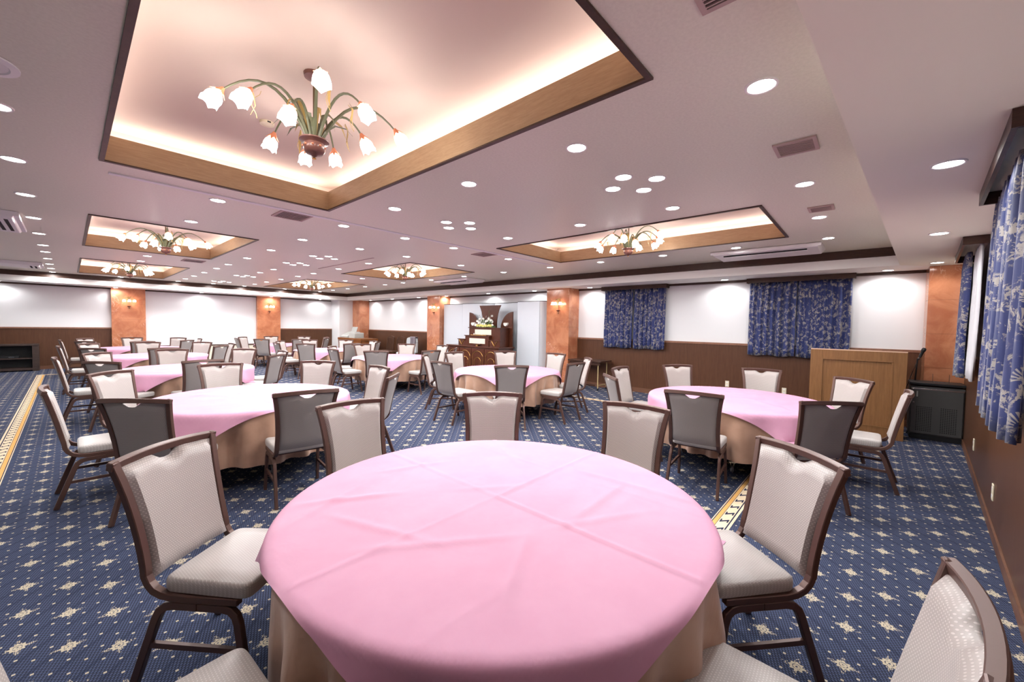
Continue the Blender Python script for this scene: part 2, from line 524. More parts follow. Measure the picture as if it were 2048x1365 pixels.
# wainscot + rail + baseboard + top trim
def strip(name, axis, c, a, b, z0, z1, th, material, label):
    if axis == 'u': o = box(name, (c - th, a, z0), (c, b, z1), material)       # on back wall
    elif axis == 'v': o = box(name, (a, c - th, z0), (b, c, z1), material)     # on left wall
    else:                                                                       # on right wall, a..b along u
        mb = MB(); P = []
        for u in (a, b):
            P += [(u, vr(u, 0.0), z0), (u, vr(u, th), z0), (u, vr(u, th), z1), (u, vr(u, 0.0), z1)]
        mb.add(P, [(0, 1, 2, 3), (7, 6, 5, 4), (1, 5, 6, 2), (3, 2, 6, 7), (0, 4, 5, 1), (0, 3, 7, 4)])
        o = mb.build(name, material)
    return structure(o, label)
RZ = 1.225
tn = [0]
def trim(axis, c, a, b, z0, z1, th, material, label):
    tn[0] += 1
    return strip('trim_%d' % tn[0], axis, c, a, b, z0, z1, th, material, label)
PB = [(5.66, 6.36), (10.9, 11.6), (16.5, 17.3)]    # pillars on the back wall, v ranges
PU = 8.44
PL = [(0.905, 1.70), (4.90, 5.72)]                 # pillars on the left wall, u ranges
PLV = 17.70
segs_b = [(-0.62, 5.66), (6.36, 10.9), (11.6, 16.5)]
segs_l = [(UF, PL[0][0]), (PL[1][1], 7.92)]
for k, (a, b) in enumerate(segs_b):
    strip('wall_back_wainscot' if k == 0 else 'wall_back_wainscot.%03d' % k, 'u', UB, a, b, 0, RZ - 0.04, 0.03, M['wains'], 'brown veneer wainscot along the back wall')
    trim('u', UB, a, b, RZ - 0.04, RZ, 0.045, M['rail'], 'light brown cap rail on the back wainscot')
    trim('u', UB, a, b, ZS - 0.045, ZS, 0.03, M['dark'], 'dark trim at the top of the back wall')
    strip('baseboard_back' if k == 0 else 'baseboard_back.%03d' % k, 'u', UB, a, b, 0, 0.10, 0.045, M['base'], 'wooden baseboard along the back wall')
for k, (a, b) in enumerate(segs_l):
    strip('wall_left_wainscot' if k == 0 else 'wall_left_wainscot.%03d' % k, 'v', VL, a, b, 0, RZ - 0.04, 0.03, M['wains'], 'brown veneer wainscot along the far wall')
    trim('v', VL, a, b, RZ - 0.04, RZ, 0.045, M['rail'], 'light brown cap rail on the far wainscot')
    strip('baseboard_left' if k == 0 else 'baseboard_left.%03d' % k, 'v', VL, a, b, 0, 0.10, 0.045, M['base'], 'wooden baseboard along the far wall')
for a, b in ((UF, PL[0][0]), (PL[0][1], PL[1][0]), (PL[1][1], 7.8)):
    trim('v', VL, a, b, ZS - 0.045, ZS, 0.03, M['dark'], 'dark trim at the top of the far wall')
# middle bay of the far wall: white board with a dark sill and cream dado
a, b = PL[0][1], PL[1][0]
trim('v', VL, a, b, 0.585, 0.625, 0.05, M['dark'], 'dark sill under the white middle bay of the far wall')
strip('wall_left_dado', 'v', VL, a, b, 0, 0.585, 0.03, M['beige'], 'cream dado in the middle bay of the far wall')
strip('wall_right_wainscot', 'w', 0, UF, UB, 0, RZ - 0.04, 0.03, M['wains'], 'brown veneer wainscot along the right wall')
trim('w', 0, UF, UB, RZ - 0.04, RZ, 0.045, M['rail'], 'light brown cap rail on the right wainscot')
strip('baseboard_right', 'w', 0, UF, UB, 0, 0.08, 0.042, M['base'], 'wooden baseboard along the right wall')

# ceiling with six tray openings
TU = [(0.18, 1.97), (4.65, 6.44)]
TV = [(0.85, 4.55), (7.00, 10.05), (12.2, 16.1)]
def build_ceiling():
    us = sorted({UF, UE} | {x for t in TU for x in t})
    vs = sorted({VE} | {x for t in TV for x in t})
    mb = MB()
    # front strip between the right soffit edge and the first tray row
    for i in range(len(us) - 1):
        mb.quad((us[i], ve(us[i]), ZC), (us[i + 1], ve(us[i + 1]), ZC), (us[i + 1], vs[0], ZC), (us[i], vs[0], ZC))
        for j in range(len(vs) - 1):
            um, vm = (us[i] + us[i + 1]) / 2, (vs[j] + vs[j + 1]) / 2
            if any(t[0] < um < t[1] for t in TU) and any(t[0] < vm < t[1] for t in TV): continue
            mb.quad((us[i], vs[j], ZC), (us[i + 1], vs[j], ZC), (us[i + 1], vs[j + 1], ZC), (us[i], vs[j + 1], ZC))
    bmsh = mb.mesh('ceiling'); bm = bmesh.new(); bm.from_mesh(bmsh)
    bmesh.ops.remove_doubles(bm, verts=bm.verts, dist=1e-4)
    for f in bm.faces:
        if f.normal.z > 0: f.normal_flip()
    bm.to_mesh(bmsh); bm.free()
    return new_obj('ceiling', bmsh, M['ceil'])
structure(build_ceiling(), 'pinkish beige papered ceiling with raised trays')
roof = MB().quad((UF - .1, vr(UF) - .3, 3.3), (UB + .1, vr(UB) - .3, 3.3), (UB + .1, VL + .1, 3.3), (UF - .1, VL + .1, 3.3)).build('ceiling_slab', M['wall'])
structure(roof, 'slab above the ceiling')
# soffits (underside + face)
def soffit(name, low, face, label, m_='soffit2'):
    mb = MB()
    for q_ in low: mb.quad(*q_)
    for q_ in face: mb.quad(*q_)
    return structure(mb.build(name, M[m_]), label)
soffit('ceiling_soffit_back', [((UE, ve(UE), ZS), (UB, vr(UB), ZS), (UB, VL, ZS), (UE, VE, ZS))],
       [((UE, ve(UE), ZS), (UE, VE, ZS), (UE, VE, ZC), (UE, ve(UE), ZC))], 'lowered beige soffit along the back wall')
soffit('ceiling_soffit_left', [((UF, VE, ZS), (UE, VE, ZS), (UB, VL, ZS), (UF, VL, ZS))],
       [((UF, VE, ZS), (UE, VE, ZS), (UE, VE, ZC), (UF, VE, ZC))], 'lowered beige soffit along the far wall')
soffit('ceiling_soffit_right', [((UF, vr(UF), ZS), (UB, vr(UB), ZS), (UE, ve(UE), ZS), (UF, ve(UF), ZS))],
       [((UF, ve(UF), ZS), (UE, ve(UE), ZS), (UE, ve(UE), ZC), (UF, ve(UF), ZC))], 'lowered beige soffit along the right wall', 'soffit')
trim('u', UE, ve(UE), VE, 2.62, ZC, 0.02, M['dark'], 'dark wooden band between ceiling and back soffit')
trim('v', VE, UF, UE, 2.62, ZC, 0.02, M['dark'], 'dark wooden band between ceiling and far soffit')
# pale folding-partition rail across the ceiling
structure(box('ceiling_rail', (0.25, 4.86, ZC - 0.012), (6.55, 4.91, ZC + 0.01), M['wall']), 'pale partition rail across the ceiling between the first trays')
structure(box('ceiling_rail.001', (3.90, 7.1, ZC - 0.006), (3.93, 9.6, ZC + 0.01), M['vent']), 'thin seam rail in the ceiling beside the second right tray')

# ceiling trays
def tray(u0, u1, v0, v1, label):
    t = empty('ceiling_tray', ((u0 + u1) / 2, (v0 + v1) / 2, ZC)); structure(t, label)
    ox, oy = t.location.x, t.location.y
    def bx(name, a, b, m_, bevel=0):
        return box(name, (a[0] - ox, a[1] - oy, a[2] - ZC), (b[0] - ox, b[1] - oy, b[2] - ZC), m_, t, bevel)
    zt = 2.95; th = 0.018
    bx('oak_board', (u0, v0, ZC), (u0 + th, v1, zt), M['oak']); bx('oak_board', (u1 - th, v0, ZC), (u1, v1, zt), M['oak'])
    bx('oak_board', (u0 + th, v0, ZC), (u1 - th, v0 + th, zt), M['oak']); bx('oak_board', (u0 + th, v1 - th, ZC), (u1 - th, v1, zt), M['oak'])
    tw, z0, z1 = 0.03, ZC - 0.012, ZC
    bx('dark_edge', (u0, v0, z0), (u0 + tw, v1, z1), M['dark']); bx('dark_edge', (u1 - tw, v0, z0), (u1, v1, z1), M['dark'])
    bx('dark_edge', (u0 + tw, v0, z0), (u1 - tw, v0 + tw, z1), M['dark']); bx('dark_edge', (u0 + tw, v1 - tw, z0), (u1 - tw, v1, z1), M['dark'])
    g, zl = 0.26, 2.90
    mb = MB()
    U0, U1, V0, V1 = u0 - g - ox, u1 + g - ox, v0 - g - oy, v1 + g - oy
    a0, a1, b0, b1 = u0 - ox, u1 - ox, v0 - oy, v1 - oy
    zl_, zu_ = zl - ZC, ZU - ZC
    mb.quad((U0, V0, zu_), (U1, V0, zu_), (U1, V1, zu_), (U0, V1, zu_))
    for P, Q in (((U0, V0), (U1, V0)), ((U1, V0), (U1, V1)), ((U1, V1), (U0, V1)), ((U0, V1), (U0, V0))):
        mb.quad((P[0], P[1], zl_), (Q[0], Q[1], zl_), (Q[0], Q[1], zu_), (P[0], P[1], zu_))
    for P, Q, R_, T_ in (((U0, V0), (U1, V0), (a1, b0), (a0, b0)), ((U1, V0), (U1, V1), (a1, b1), (a1, b0)),
                         ((U1, V1), (U0, V1), (a0, b1), (a1, b1)), ((U0, V1), (U0, V0), (a0, b0), (a0, b1))):
        mb.quad((P[0], P[1], zl_), (Q[0], Q[1], zl_), (R_[0], R_[1], zl_), (T_[0], T_[1], zl_))
    mb.build('raised_ceiling', M['cove'], t)
    s0, s1 = 0.12, 0.16
    for a_, b_ in (((u0 - s1, v0, zl), (u0 - s0, v1, zl + 0.02)), ((u1 + s0, v0, zl), (u1 + s1, v1, zl + 0.02)),
                   ((u0, v0 - s1, zl), (u1, v0 - s0, zl + 0.02)), ((u0, v1 + s0, zl), (u1, v1 + s1, zl + 0.02))):
        bx('cove_light', a_, b_, M['covel'])
    return t
names_v = ['nearest', 'middle', 'farthest']
for i, (u0, u1) in enumerate(TU):
    for j, (v0, v1) in enumerate(TV):
        tray(u0, u1, v0, v1, '%s %s ceiling tray with oak sides and hidden cove light' % (names_v[j], ('left', 'right')[i]))

# marble pillars (stacked slabs)
def pillar(name, a, b, label, faces, h=ZS):
    """a,b: min/max corner (u,v); faces: which sides show slabs"""
    t = empty(name, ((a[0] + b[0]) / 2, (a[1] + b[1]) / 2, 0)); structure(t, label)
    ox, oy = t.location.x, t.location.y
    hu, hv = (b[0] - a[0]) / 2, (b[1] - a[1]) / 2
    e = 0.012
    box('core', (-hu + e, -hv + e, 0), (hu - e, hv - e, h), M['joint'], t)
    nrow = 5; dz = h / nrow; g = 0.0015
    for k in range(nrow):
        z0, z1 = k * dz + g, (k + 1) * dz - g
        if '-u' in faces: box('slab', (-hu, -hv, z0), (-hu + e, hv, z1), M['marble'], t)
        if '-v' in faces: box('slab', (-hu + e, -hv, z0), (hu, -hv + e, z1), M['marble'], t)
        if '+v' in faces: box('slab', (-hu + e, hv - e, z0), (hu, hv, z1), M['marble'], t)
    return t
def pillar_left(name, u0, u1, label):
    t = empty(name, ((u0 + u1) / 2, (PLV + VL) / 2, 0)); structure(t, label)
    hu, hv, e = (u1 - u0) / 2, (VL - PLV) / 2, 0.012
    box('core', (-hu + e, -hv + e, 0), (hu - e, hv, ZS), M['joint'], t)
    dz = ZS / 5; g = 0.0015
    for k in range(5):
        z0, z1 = k * dz + g, (k + 1) * dz - g
        box('slab', (-hu, -hv, z0), (hu, -hv + e, z1), M['marble'], t)
        box('slab', (-hu, -hv + e, z0), (-hu + e, hv, z1), M['marble'], t)
        box('slab', (hu - e, -hv + e, z0), (hu, hv, z1), M['marble'], t)
pillar('pillar', (PU, PB[0][0]), (UB, PB[0][1]), 'marble pillar right of the silver screen on the back wall', ('-u', '-v', '+v'))
pillar('pillar', (PU, PB[1][0]), (UB, PB[1][1]), 'marble pillar left of the altar display on the back wall', ('-u', '-v', '+v'))
pillar('pillar', (PU, PB[2][0]), (UB, PB[2][1]), 'marble pillar behind the grey organ in the far corner', ('-u', '-v'))
pillar('pillar', (PU, vr(PU) + 0.02), (UB, -0.62), 'marble pillar in the right corner behind the black cabinet', ('-u', '+v'))
pillar_left('pillar', PL[0][0], PL[0][1], 'left marble pillar on the far wall with a lit sconce')
pillar_left('pillar', PL[1][0], PL[1][1], 'right marble pillar on the far wall with a lit sconce')
wc = box('wall_corner', (7.84, 17.1, 0), (UB, VL, ZS), M['wall']); structure(wc, 'white boxed column in the far corner')

# ================================================================== LIGHTS IN THE CEILING
def ordinal(n): return ['first', 'second', 'third', 'fourth', 'fifth', 'sixth', 'seventh', 'eighth', 'ninth', 'tenth', 'eleventh', 'twelfth', 'thirteenth', 'fourteenth'][n]
disc_me = MB().lathe([(0.0, 0.0), (0.062, 0.0), (0.062, 0.004)], 24).mesh('downlight_disc')
disc_me.materials.append(M['disc'])
ring_me = MB().lathe([(0.062, 0.006), (0.062, -0.002), (0.066, -0.005), (0.074, -0.004), (0.078, 0.006)], 24).mesh('downlight_ring', smooth=True)
ring_me.materials.append(M['ring'])
SPOTS = {}
def downlight(u, v, z, label, power, group, size=174, blend=0.45):
    t = empty('downlight', (u, v, z)); tag(t, label, 'downlight', group)
    o = new_obj('diffuser', disc_me, None, t); o.location = (0, 0, -0.004)
    o = new_obj('ring', ring_me, None, t); o.location = (0, 0, -0.003)
    key = (power, size)
    if key not in SPOTS:
        ld = bpy.data.lights.new('downlight_lamp', 'SPOT'); ld.energy = power; ld.spot_size = math.radians(size); ld.spot_blend = blend
        ld.color = (0.985, 0.99, 1.0); ld.shadow_soft_size = 0.06
        SPOTS[key] = ld
    lo = bpy.data.objects.new('lamp', SPOTS[key]); COL.objects.link(lo); lo.parent = t; lo.location = (0, 0, -0.025)
    return t
LV = [0.46, 1.57, 2.69, 3.89, 5.09, 6.44, 7.84, 9.23, 10.64, 11.68, 12.97, 14.25, 15.46, 16.65]
COLN = {-0.27: 'the left aisle row', 2.39: 'the row right of the left trays', 4.21: 'the row left of the right trays', 6.84: 'the row near the back wall'}
for u, nm in COLN.items():
    for k, v in enumerate(LV):
        if u < 0 and v < 2: continue
        downlight(u, v, ZC, 'round ceiling downlight, %s from the near end of %s' % (ordinal(k - (2 if u < 0 else 0)), nm), SPOT_W, 'round ceiling downlights')
for u, nm in ((1.06, 'left'), (5.53, 'right')):
    for k, v in enumerate((0.46, 5.09, 6.44, 10.64, 11.68, 16.65)):
        if v == 0.46 and u < 2: continue
        downlight(u, v, ZC, 'round ceiling downlight between %s trays, %s from the near end' % (nm, ordinal(k)), SPOT_W, 'round ceiling downlights')
for k, v in enumerate((5.09, 6.44, 10.66, 11.67, 16.58)):
    downlight(3.30, v, ZC, 'single round ceiling downlight in the centre line, %s from the near end' % ordinal(k), SPOT_W, 'round ceiling downlights')
for k, v in enumerate((1.57, 3.89, 7.85, 9.23, 12.97, 15.5)):
    for (du, dv, nm) in ((-0.2, 0, 'left'), (0.2, 0, 'right'), (0, -0.2, 'near'), (0, 0.2, 'far')):
        downlight(3.30 + du, v + dv, ZC, 'the %s light of the %s diamond of four downlights' % (nm, ordinal(k)), SPOT_W * 0.6, 'diamond clusters of four downlights')
for k, v in enumerate((-0.18, 2.16, 5.19, 6.95, 8.76, 10.8, 12.4, 14.2, 15.9)):
    downlight(8.64, v, ZS, 'small downlight in the back soffit, %s from the right corner' % ordinal(k), SOFFIT_W, 'downlights in the soffits', 160)
for k, u in enumerate((-3.2, -1.25, 1.0, 3.15, 5.35, 7.2)):
    downlight(u, 17.55, ZS, 'small downlight in the far soffit, %s from the left' % ordinal(k), SOFFIT_W, 'downlights in the soffits', 160)
for k, (u, v) in enumerate(((3.4, -0.30), (5.71, -0.47), (8.05, -0.66))):
    downlight(u, v, ZS, 'downlight in the right soffit beside the curtains, %s from the camera' % ordinal(k), SOFFIT_W * 0.6, 'downlights in the soffits', 160)

# ================================================================== CHAIRS
def interp(tab, z):
    tab = sorted(tab)
    if z <= tab[0][0]: return tab[0][1]
    for (a, x), (b, y) in zip(tab, tab[1:]):
        if z <= b: return x + (y - x) * (z - a) / (b - a)
    return tab[-1][1]
HWT = [(0.42, .203), (0.50, .200), (0.56, .198), (0.64, .199), (0.72, .204), (0.80, .212), (0.87, .222), (0.925, .233)]
YBT = [(0.40, -.170), (0.46, -.196), (0.50, -.210), (0.56, -.222), (0.64, -.238), (0.72, -.255), (0.80, -.274), (0.87, -.291), (0.94, -.309)]
hw = lambda z: interp(HWT, z)
yb = lambda z: interp(YBT, z)
BOW = 0.028
def chair_meshes():
    D = {}
    # frame: two stiles running on under the seat, and the bowed top rail
    mb = MB()
    for s in (-1, 1):
        path = [(hw(z), yb(z), z) for z in (.937, .90, .86, .80, .74, .68, .62, .56, .51)]
        path += [(.201, -.207, .47), (.202, -.192, .44), (.203, -.168, .415), (.203, -.135, .400), (.203, -.09, .393), (.203, 0.0, .392), (.203, .19, .392)]
        pts = [Vector((s * x, y, z)) for x, y, z in path]
        frames = []
        for i in range(len(pts)):
            t = (pts[min(i + 1, len(pts) - 1)] - pts[max(i - 1, 0)]).normalized()
            A = Vector((1, 0, 0)); A = (A - t * A.dot(t)).normalized(); B = t.cross(A)
            frames.append((A, B))
        a, b = 0.0155, 0.0145
        mb.sweep(pts, frames, [(-a, -b), (a, -b), (a, b), (-a, b)])
    pts, frames = [], []
    for i in range(13):
        s = -1 + 2 * i / 12
        x = s * 0.2485
        pts.append(Vector((x, yb(.92) - BOW * (1 - s * s), .921 + .010 * (1 - s * s))))
        frames.append((Vector((0, 1, -.22)).normalized(), Vector((0, .22, 1)).normalized()))
    mb.sweep(pts, frames, [(-.0145, -.017), (.0145, -.017), (.0145, .017), (-.0145, .017)])
    D['back_frame'] = mb.mesh('back_frame', bevel=0.003, seg=1)
    # back pad: closed cushion front / rear sheet
    NX, NZ = 19, 15
    def surf(i, j, side):
        s = -1 + 2 * i / (NX - 1); t = j / (NZ - 1)
        xt = s * 0.21
        dip = 0.034 * math.exp(-(abs(xt) / 0.050) ** 3.2) - 0.006 * math.exp(-((abs(xt) - 0.082) / 0.025) ** 2)
        ztop = .907 + .010 * (1 - s * s) - dip
        zbot = .452
        z = zbot + (ztop - zbot) * t
        x = s * (hw(z) - .0145)
        y = yb(z) - BOW * (0.45 + 0.55 * t) * (1 - s * s)
        ed = min(1.0, (1 - abs(s)) / .12); et = min(1.0, t / .07, (1 - t) / .05)
        k = (1 - (1 - ed) ** 2) * (1 - (1 - et) ** 2)
        return Vector((x, y + (0.004 + 0.026 * k if side > 0 else -0.012 * (0.4 + 0.6 * k)), z))
    def sheet(side):
        vs = [surf(i, j, side) for j in range(NZ) for i in range(NX)]
        fs = [(j * NX + i, j * NX + i + 1, (j + 1) * NX + i + 1, (j + 1) * NX + i) for j in range(NZ - 1) for i in range(NX - 1)]
        return vs, fs
    vs, fs = sheet(1); v2, f2 = sheet(-1)
    mb = MB(); mb.add(vs, fs)
    # rim down to the mid plane
    rim = [i for i in range(NX)] + [(j + 1) * NX - 1 for j in range(1, NZ)] + [(NZ - 1) * NX + i for i in reversed(range(NX - 1))] + [j * NX for j in reversed(range(1, NZ - 1))]
    b0 = len(mb.v); mb.v += [tuple((Vector(vs[k]) * .35 + Vector(v2[k]) * .65)) for k in rim]
    for a in range(len(rim)):
        c_ = (a + 1) % len(rim); mb.f.append((rim[a], rim[c_], b0 + c_, b0 + a))
    D['backrest'] = mb.mesh('backrest', smooth=True)
    mb = MB(); mb.add(v2, f2)
    b0 = len(mb.v); mb.v += [tuple((Vector(vs[k]) * .35 + Vector(v2[k]) * .65)) for k in rim]
    for a in range(len(rim)):
        c_ = (a + 1) % len(rim); mb.f.append((rim[a], rim[c_], b0 + c_, b0 + a))
    D['back_panel'] = mb.mesh('back_panel', smooth=True)
    # seat cushion
    mb = MB()
    prof = [(0.0, .404), (.93, .404), (.985, .41), (1.0, .425), (1.0, .448), (.985, .461), (.94, .4685), (.6, .472), (0.0, .474)]
    N = 40
    def outline(a):
        # super-ellipse footprint, slightly wider in front
        c_, s_ = math.cos(a), math.sin(a)
        e = 0.16
        x = math.copysign(abs(c_) ** e, c_); y = math.copysign(abs(s_) ** e, s_)
        return Vector((x * (0.212 + 0.008 * y), 0.050 + y * 0.190, 0))
    ring = [outline(2 * PI * (k + .5) / N) for k in range(N)]
    base = 0
    for (f, z) in prof:
        if f == 0.0:
            mb.v.append((0, 0.050, z)); continue
        mb.v += [(r_.x * f, 0.050 + (r_.y - 0.050) * f, z) for r_ in ring]
    idx = [0]; k0 = 1
    rows_ = []
    pos = 0
    for (f, z) in prof:
        rows_.append(pos); pos += 1 if f == 0.0 else N
    for a in range(len(prof) - 1):
        for k in range(N):
            l = (k + 1) % N
            if prof[a][0] == 0: mb.f.append((rows_[a], rows_[a + 1] + l, rows_[a + 1] + k))
            elif prof[a + 1][0] == 0: mb.f.append((rows_[a] + k, rows_[a] + l, rows_[a + 1]))
            else: mb.f.append((rows_[a] + k, rows_[a] + l, rows_[a + 1] + l, rows_[a + 1] + k))
    D['seat'] = mb.mesh('seat', smooth=True)
    # legs
    def leg(path, s):
        pts = [Vector((s * x, y, z)) for x, y, z in path]; fr = []
        for i in range(len(pts)):
            t = (pts[min(i + 1, len(pts) - 1)] - pts[max(i - 1, 0)]).normalized()
            A = Vector((1, 0, 0)); A = (A - t * A.dot(t)).normalized(); fr.append((A, t.cross(A)))
        return MB().sweep(pts, fr, [(-.012, -.0165), (.012, -.0165), (.012, .0165), (-.012, .0165)]).mesh('leg', bevel=0.003, seg=1)
    rear = [(.206, .02, .362), (.206, -.085, .362), (.206, -.118, .355), (.207, -.143, .335), (.208, -.158, .305), (.216, -.262, 0.0)]
    front = [(.206, .02, .362), (.206, .125, .362), (.206, .155, .355), (.207, .177, .335), (.208, .188, .305), (.216, .238, 0.0)]
    D['leg_rl'], D['leg_rr'], D['leg_fl'], D['leg_fr'] = leg(rear, -1), leg(rear, 1), leg(front, -1), leg(front, 1)
    for s, k in ((-1, 'st_l'), (1, 'st_r')):
        D[k] = MB().box((s * .211 - .008, -.193, .185), (s * .211 + .008, .204, .207)).mesh('stretcher')
    D['cross'] = MB().box((-.2, -.105, .388), (.2, -.08, .402)).box((-.2, .13, .388), (.2, .155, .402)).mesh('seat_rail')
    for k in D:
        D[k].materials.append({'backrest': M['back_fab'], 'back_panel': M['rear_fab'], 'seat': M['seat_fab']}.get(k, M['chair_metal']))
    return D
CM = chair_meshes()
def make_chair(loc, rz, label, group):
    t = empty('banquet_chair', loc, rz); tag(t, label, 'chair', group)
    for k, nm in (('seat', 'seat'), ('backrest', 'backrest'), ('back_panel', 'back_panel'), ('back_frame', 'back_frame'), ('leg_fl', 'leg'), ('leg_fr', 'leg'),
                  ('leg_rl', 'leg'), ('leg_rr', 'leg'), ('st_l', 'stretcher'), ('st_r', 'stretcher'), ('cross', 'seat_rail')):
        o = new_obj(nm, CM[k], None, t)
        if k == 'back_panel': o['label'] = 'charcoal fabric rear of the backrest'
    return t

TABLES = {'T1': (1.32, 1.26), 'T2': (1.32, 4.86), 'T3': (5.16, 1.15), 'T4': (5.24, 4.80), 'T5': (1.31, 8.40), 'T6': (1.29, 11.84),
          'T7': (1.27, 15.22), 'T8': (5.20, 8.46), 'T9': (5.12, 11.82), 'T10': (5.10, 15.35)}
TNAME = {'T1': 'the nearest pink table', 'T2': "the left row's second pink table", 'T5': "the left row's third pink table",
         'T6': "the left row's fourth pink table", 'T7': "the left row's farthest pink table",
         'T3': 'the pink table beside the lectern', 'T4': 'the pink table before the altar',
         'T8': "the right row's third pink table", 'T9': "the right row's fourth pink table", 'T10': "the right row's farthest pink table"}
SIDE = {0: 'far right', 45: 'far', 90: 'far left', 135: 'left', 180: 'near left', 225: 'near', 270: 'near right', 315: 'right'}
CHAIRS = {
    'T1': [(0, 2.75, 1.244, 4.1), (45, 2.344, 2.308, 45.0), (90, 1.336, 2.73, 89.0), (135, 0.28, 2.34, 127.9), (180, -0.19, 1.215, 183.0), (270, 1.22, -0.19, 270.0), (315, 2.288, 0.22, 319.4)],
    'T2': [(0, 2.722, 4.752, 0.0), (45, 2.408, 5.916, 45.0), (90, 1.312, 6.258, 90.0), (135, 0.28, 5.948, 132.9), (180, -0.15, 4.884, 180.0), (225, 0.288, 3.812, 225.0), (270, 1.288, 3.374, 262.6), (315, 2.376, 3.844, 315.0)],
    'T3': [(0, 6.628, 1.134, 11.2), (45, 6.246, 2.188, 51.3), (90, 5.2, 2.618, 90.0), (135, 4.186, 2.236, 135.0), (180, 3.676, 1.142, 186.1), (225, 4.034, 0.192, 220.8), (270, 5.288, -0.31, 270.0), (315, 6.198, 0.112, 317.9)],
    'T4': [(0, 6.76, 4.824, 0.0), (45, 6.361, 5.905, 54.3), (90, 5.248, 6.296, 90.0), (135, 4.271, 5.948, 135.0), (180, 3.712, 4.768, 180.9), (225, 4.143, 3.711, 229.8), (270, 5.264, 3.352, 270.0), (315, 6.241, 3.727, 315.0)],
    'T5': [(0, 2.77, 8.4, 0.0), (45, 2.372, 9.376, 45.0), (90, 1.302, 9.796, 78.8), (135, 0.291, 9.37, 135.0), (180, -0.15, 8.464, 180.0), (225, 0.264, 7.394, 222.9), (270, 1.262, 6.948, 278.5), (315, 2.356, 7.418, 315.0)],
    'T6': [(0, 2.73, 11.832, 0.0), (45, 2.306, 12.794, 45.0), (90, 1.298, 13.224, 78.8), (135, 0.278, 12.908, 135.0), (180, -0.155, 11.904, 180.0), (225, 0.278, 10.828, 225.0), (270, 1.258, 10.384, 274.0), (315, 2.294, 10.804, 315.0)],
    'T7': [(0, 2.7, 15.252, 0.0), (45, 2.32, 16.214, 45.0), (90, 1.288, 16.712, 90.0), (135, 0.284, 16.27, 135.0), (180, -0.163, 15.284, 180.0), (225, 0.252, 14.178, 225.0), (270, 1.259, 13.727, 281.0), (315, 2.228, 14.173, 315.0)],
    'T8': [(0, 6.718, 8.511, 0.0), (45, 6.278, 9.562, 45.0), (90, 5.184, 9.98, 90.0), (135, 4.14, 9.444, 135.0), (180, 3.712, 8.436, 180.0), (225, 4.167, 7.443, 236.2), (270, 5.184, 6.948, 270.0), (315, 6.247, 7.413, 315.0)],
    'T9': [(0, 6.516, 11.766, 0.0), (45, 6.114, 12.846, 45.0), (90, 5.094, 13.192, 90.0), (135, 4.104, 12.767, 135.0), (180, 3.682, 11.772, 180.0), (225, 4.094, 10.871, 225.0), (270, 5.149, 10.447, 270.0), (315, 6.163, 10.864, 315.0)],
    'T10': [(0, 6.535, 15.291, 0.0), (45, 6.154, 16.412, 45.0), (90, 5.122, 16.87, 90.0), (135, 4.08, 16.445, 135.0), (180, 3.627, 15.287, 180.0), (225, 4.05, 14.256, 225.0), (270, 5.068, 13.89, 270.0), (315, 6.132, 14.318, 315.0)],
}
BACK_Y = 0.322       # back-top centre lies this far behind the chair's origin
for t, lst in CHAIRS.items():
    for a, x, y, face in lst:
        A = math.radians(face)
        loc = (x - BACK_Y * math.cos(A), y - BACK_Y * math.sin(A), 0)
        make_chair(loc, A + PI / 2, 'beige banquet chair on the %s side of %s' % (SIDE[a], TNAME[t]), 'banquet chairs around the round tables')

# ================================================================== ROUND TABLES AND CLOTHS
TR, TZ = 0.90, 0.70
def table_meshes():
    D = {}
    D['tabletop'] = MB().lathe([(0.0, TZ - 0.03), (TR - .006, TZ - .03), (TR, TZ - .024), (TR, TZ - .008), (TR - .006, TZ - .004), (0, TZ - .004)], 64).mesh('tabletop')
    mb = MB()
    for s in (-1, 1):
        mb.box((s * .34 - .02, -.42, .11), (s * .34 + .02, .42, .15)); mb.box((s * .34 - .018, -.30, .15), (s * .34 + .018, -.26, TZ - .03)); mb.box((s * .34 - .018, .26, .15), (s * .34 + .018, .30, TZ - .03))
        mb.box((s * .34 - .012, -.26, .22), (s * .34 + .012, .26, .56))
    mb.box((-.34, -.02, .30), (.34, .02, .34)); mb.box((-.34, -.3, TZ - .07), (.34, -.26, TZ - .03)); mb.box((-.34, .26, TZ - .07), (.34, .3, TZ - .03))
    D['frame'] = mb.mesh('frame')
    mb = MB(); mb.box((-.03, -.03, .098), (.03, .03, .112)); mb.box((-.019, -.02, .04), (-.014, .03, .1)); mb.box((.014, -.02, .04), (.019, .03, .1)); mb.tube([(0, 0, .112), (0, 0, .13)], .01)
    D['fork'] = mb.mesh('caster_fork')
    D['wheel'] = MB().lathe([(.0, -.013), (.034, -.013), (.038, -.008), (.038, .008), (.034, .013), (.0, .013)], 18, (0, .012, .038), (1, 0, 0)).mesh('wheel', smooth=True)
    D['tabletop'].materials.append(M['laminate']); D['frame'].materials.append(M['black']); D['fork'].materials.append(M['chrome']); D['wheel'].materials.append(M['grey_rubber'])
    return D
TM = table_meshes()
def make_table(c, rz, label):
    t = empty('round_table', (c[0], c[1], 0), rz); tag(t, label, 'table', 'round folding tables under the cloths')
    new_obj('tabletop', TM['tabletop'], None, t); new_obj('frame', TM['frame'], None, t)
    for x in (-.34, .34):
        for y in (-.40, .40):
            f = new_obj('caster', TM['fork'], None, t); f.location = (x, y, 0); f.rotation_euler = (0, 0, 1.1 + x * 3 + y * 2)
            new_obj('wheel', TM['wheel'], None, f)
    return t
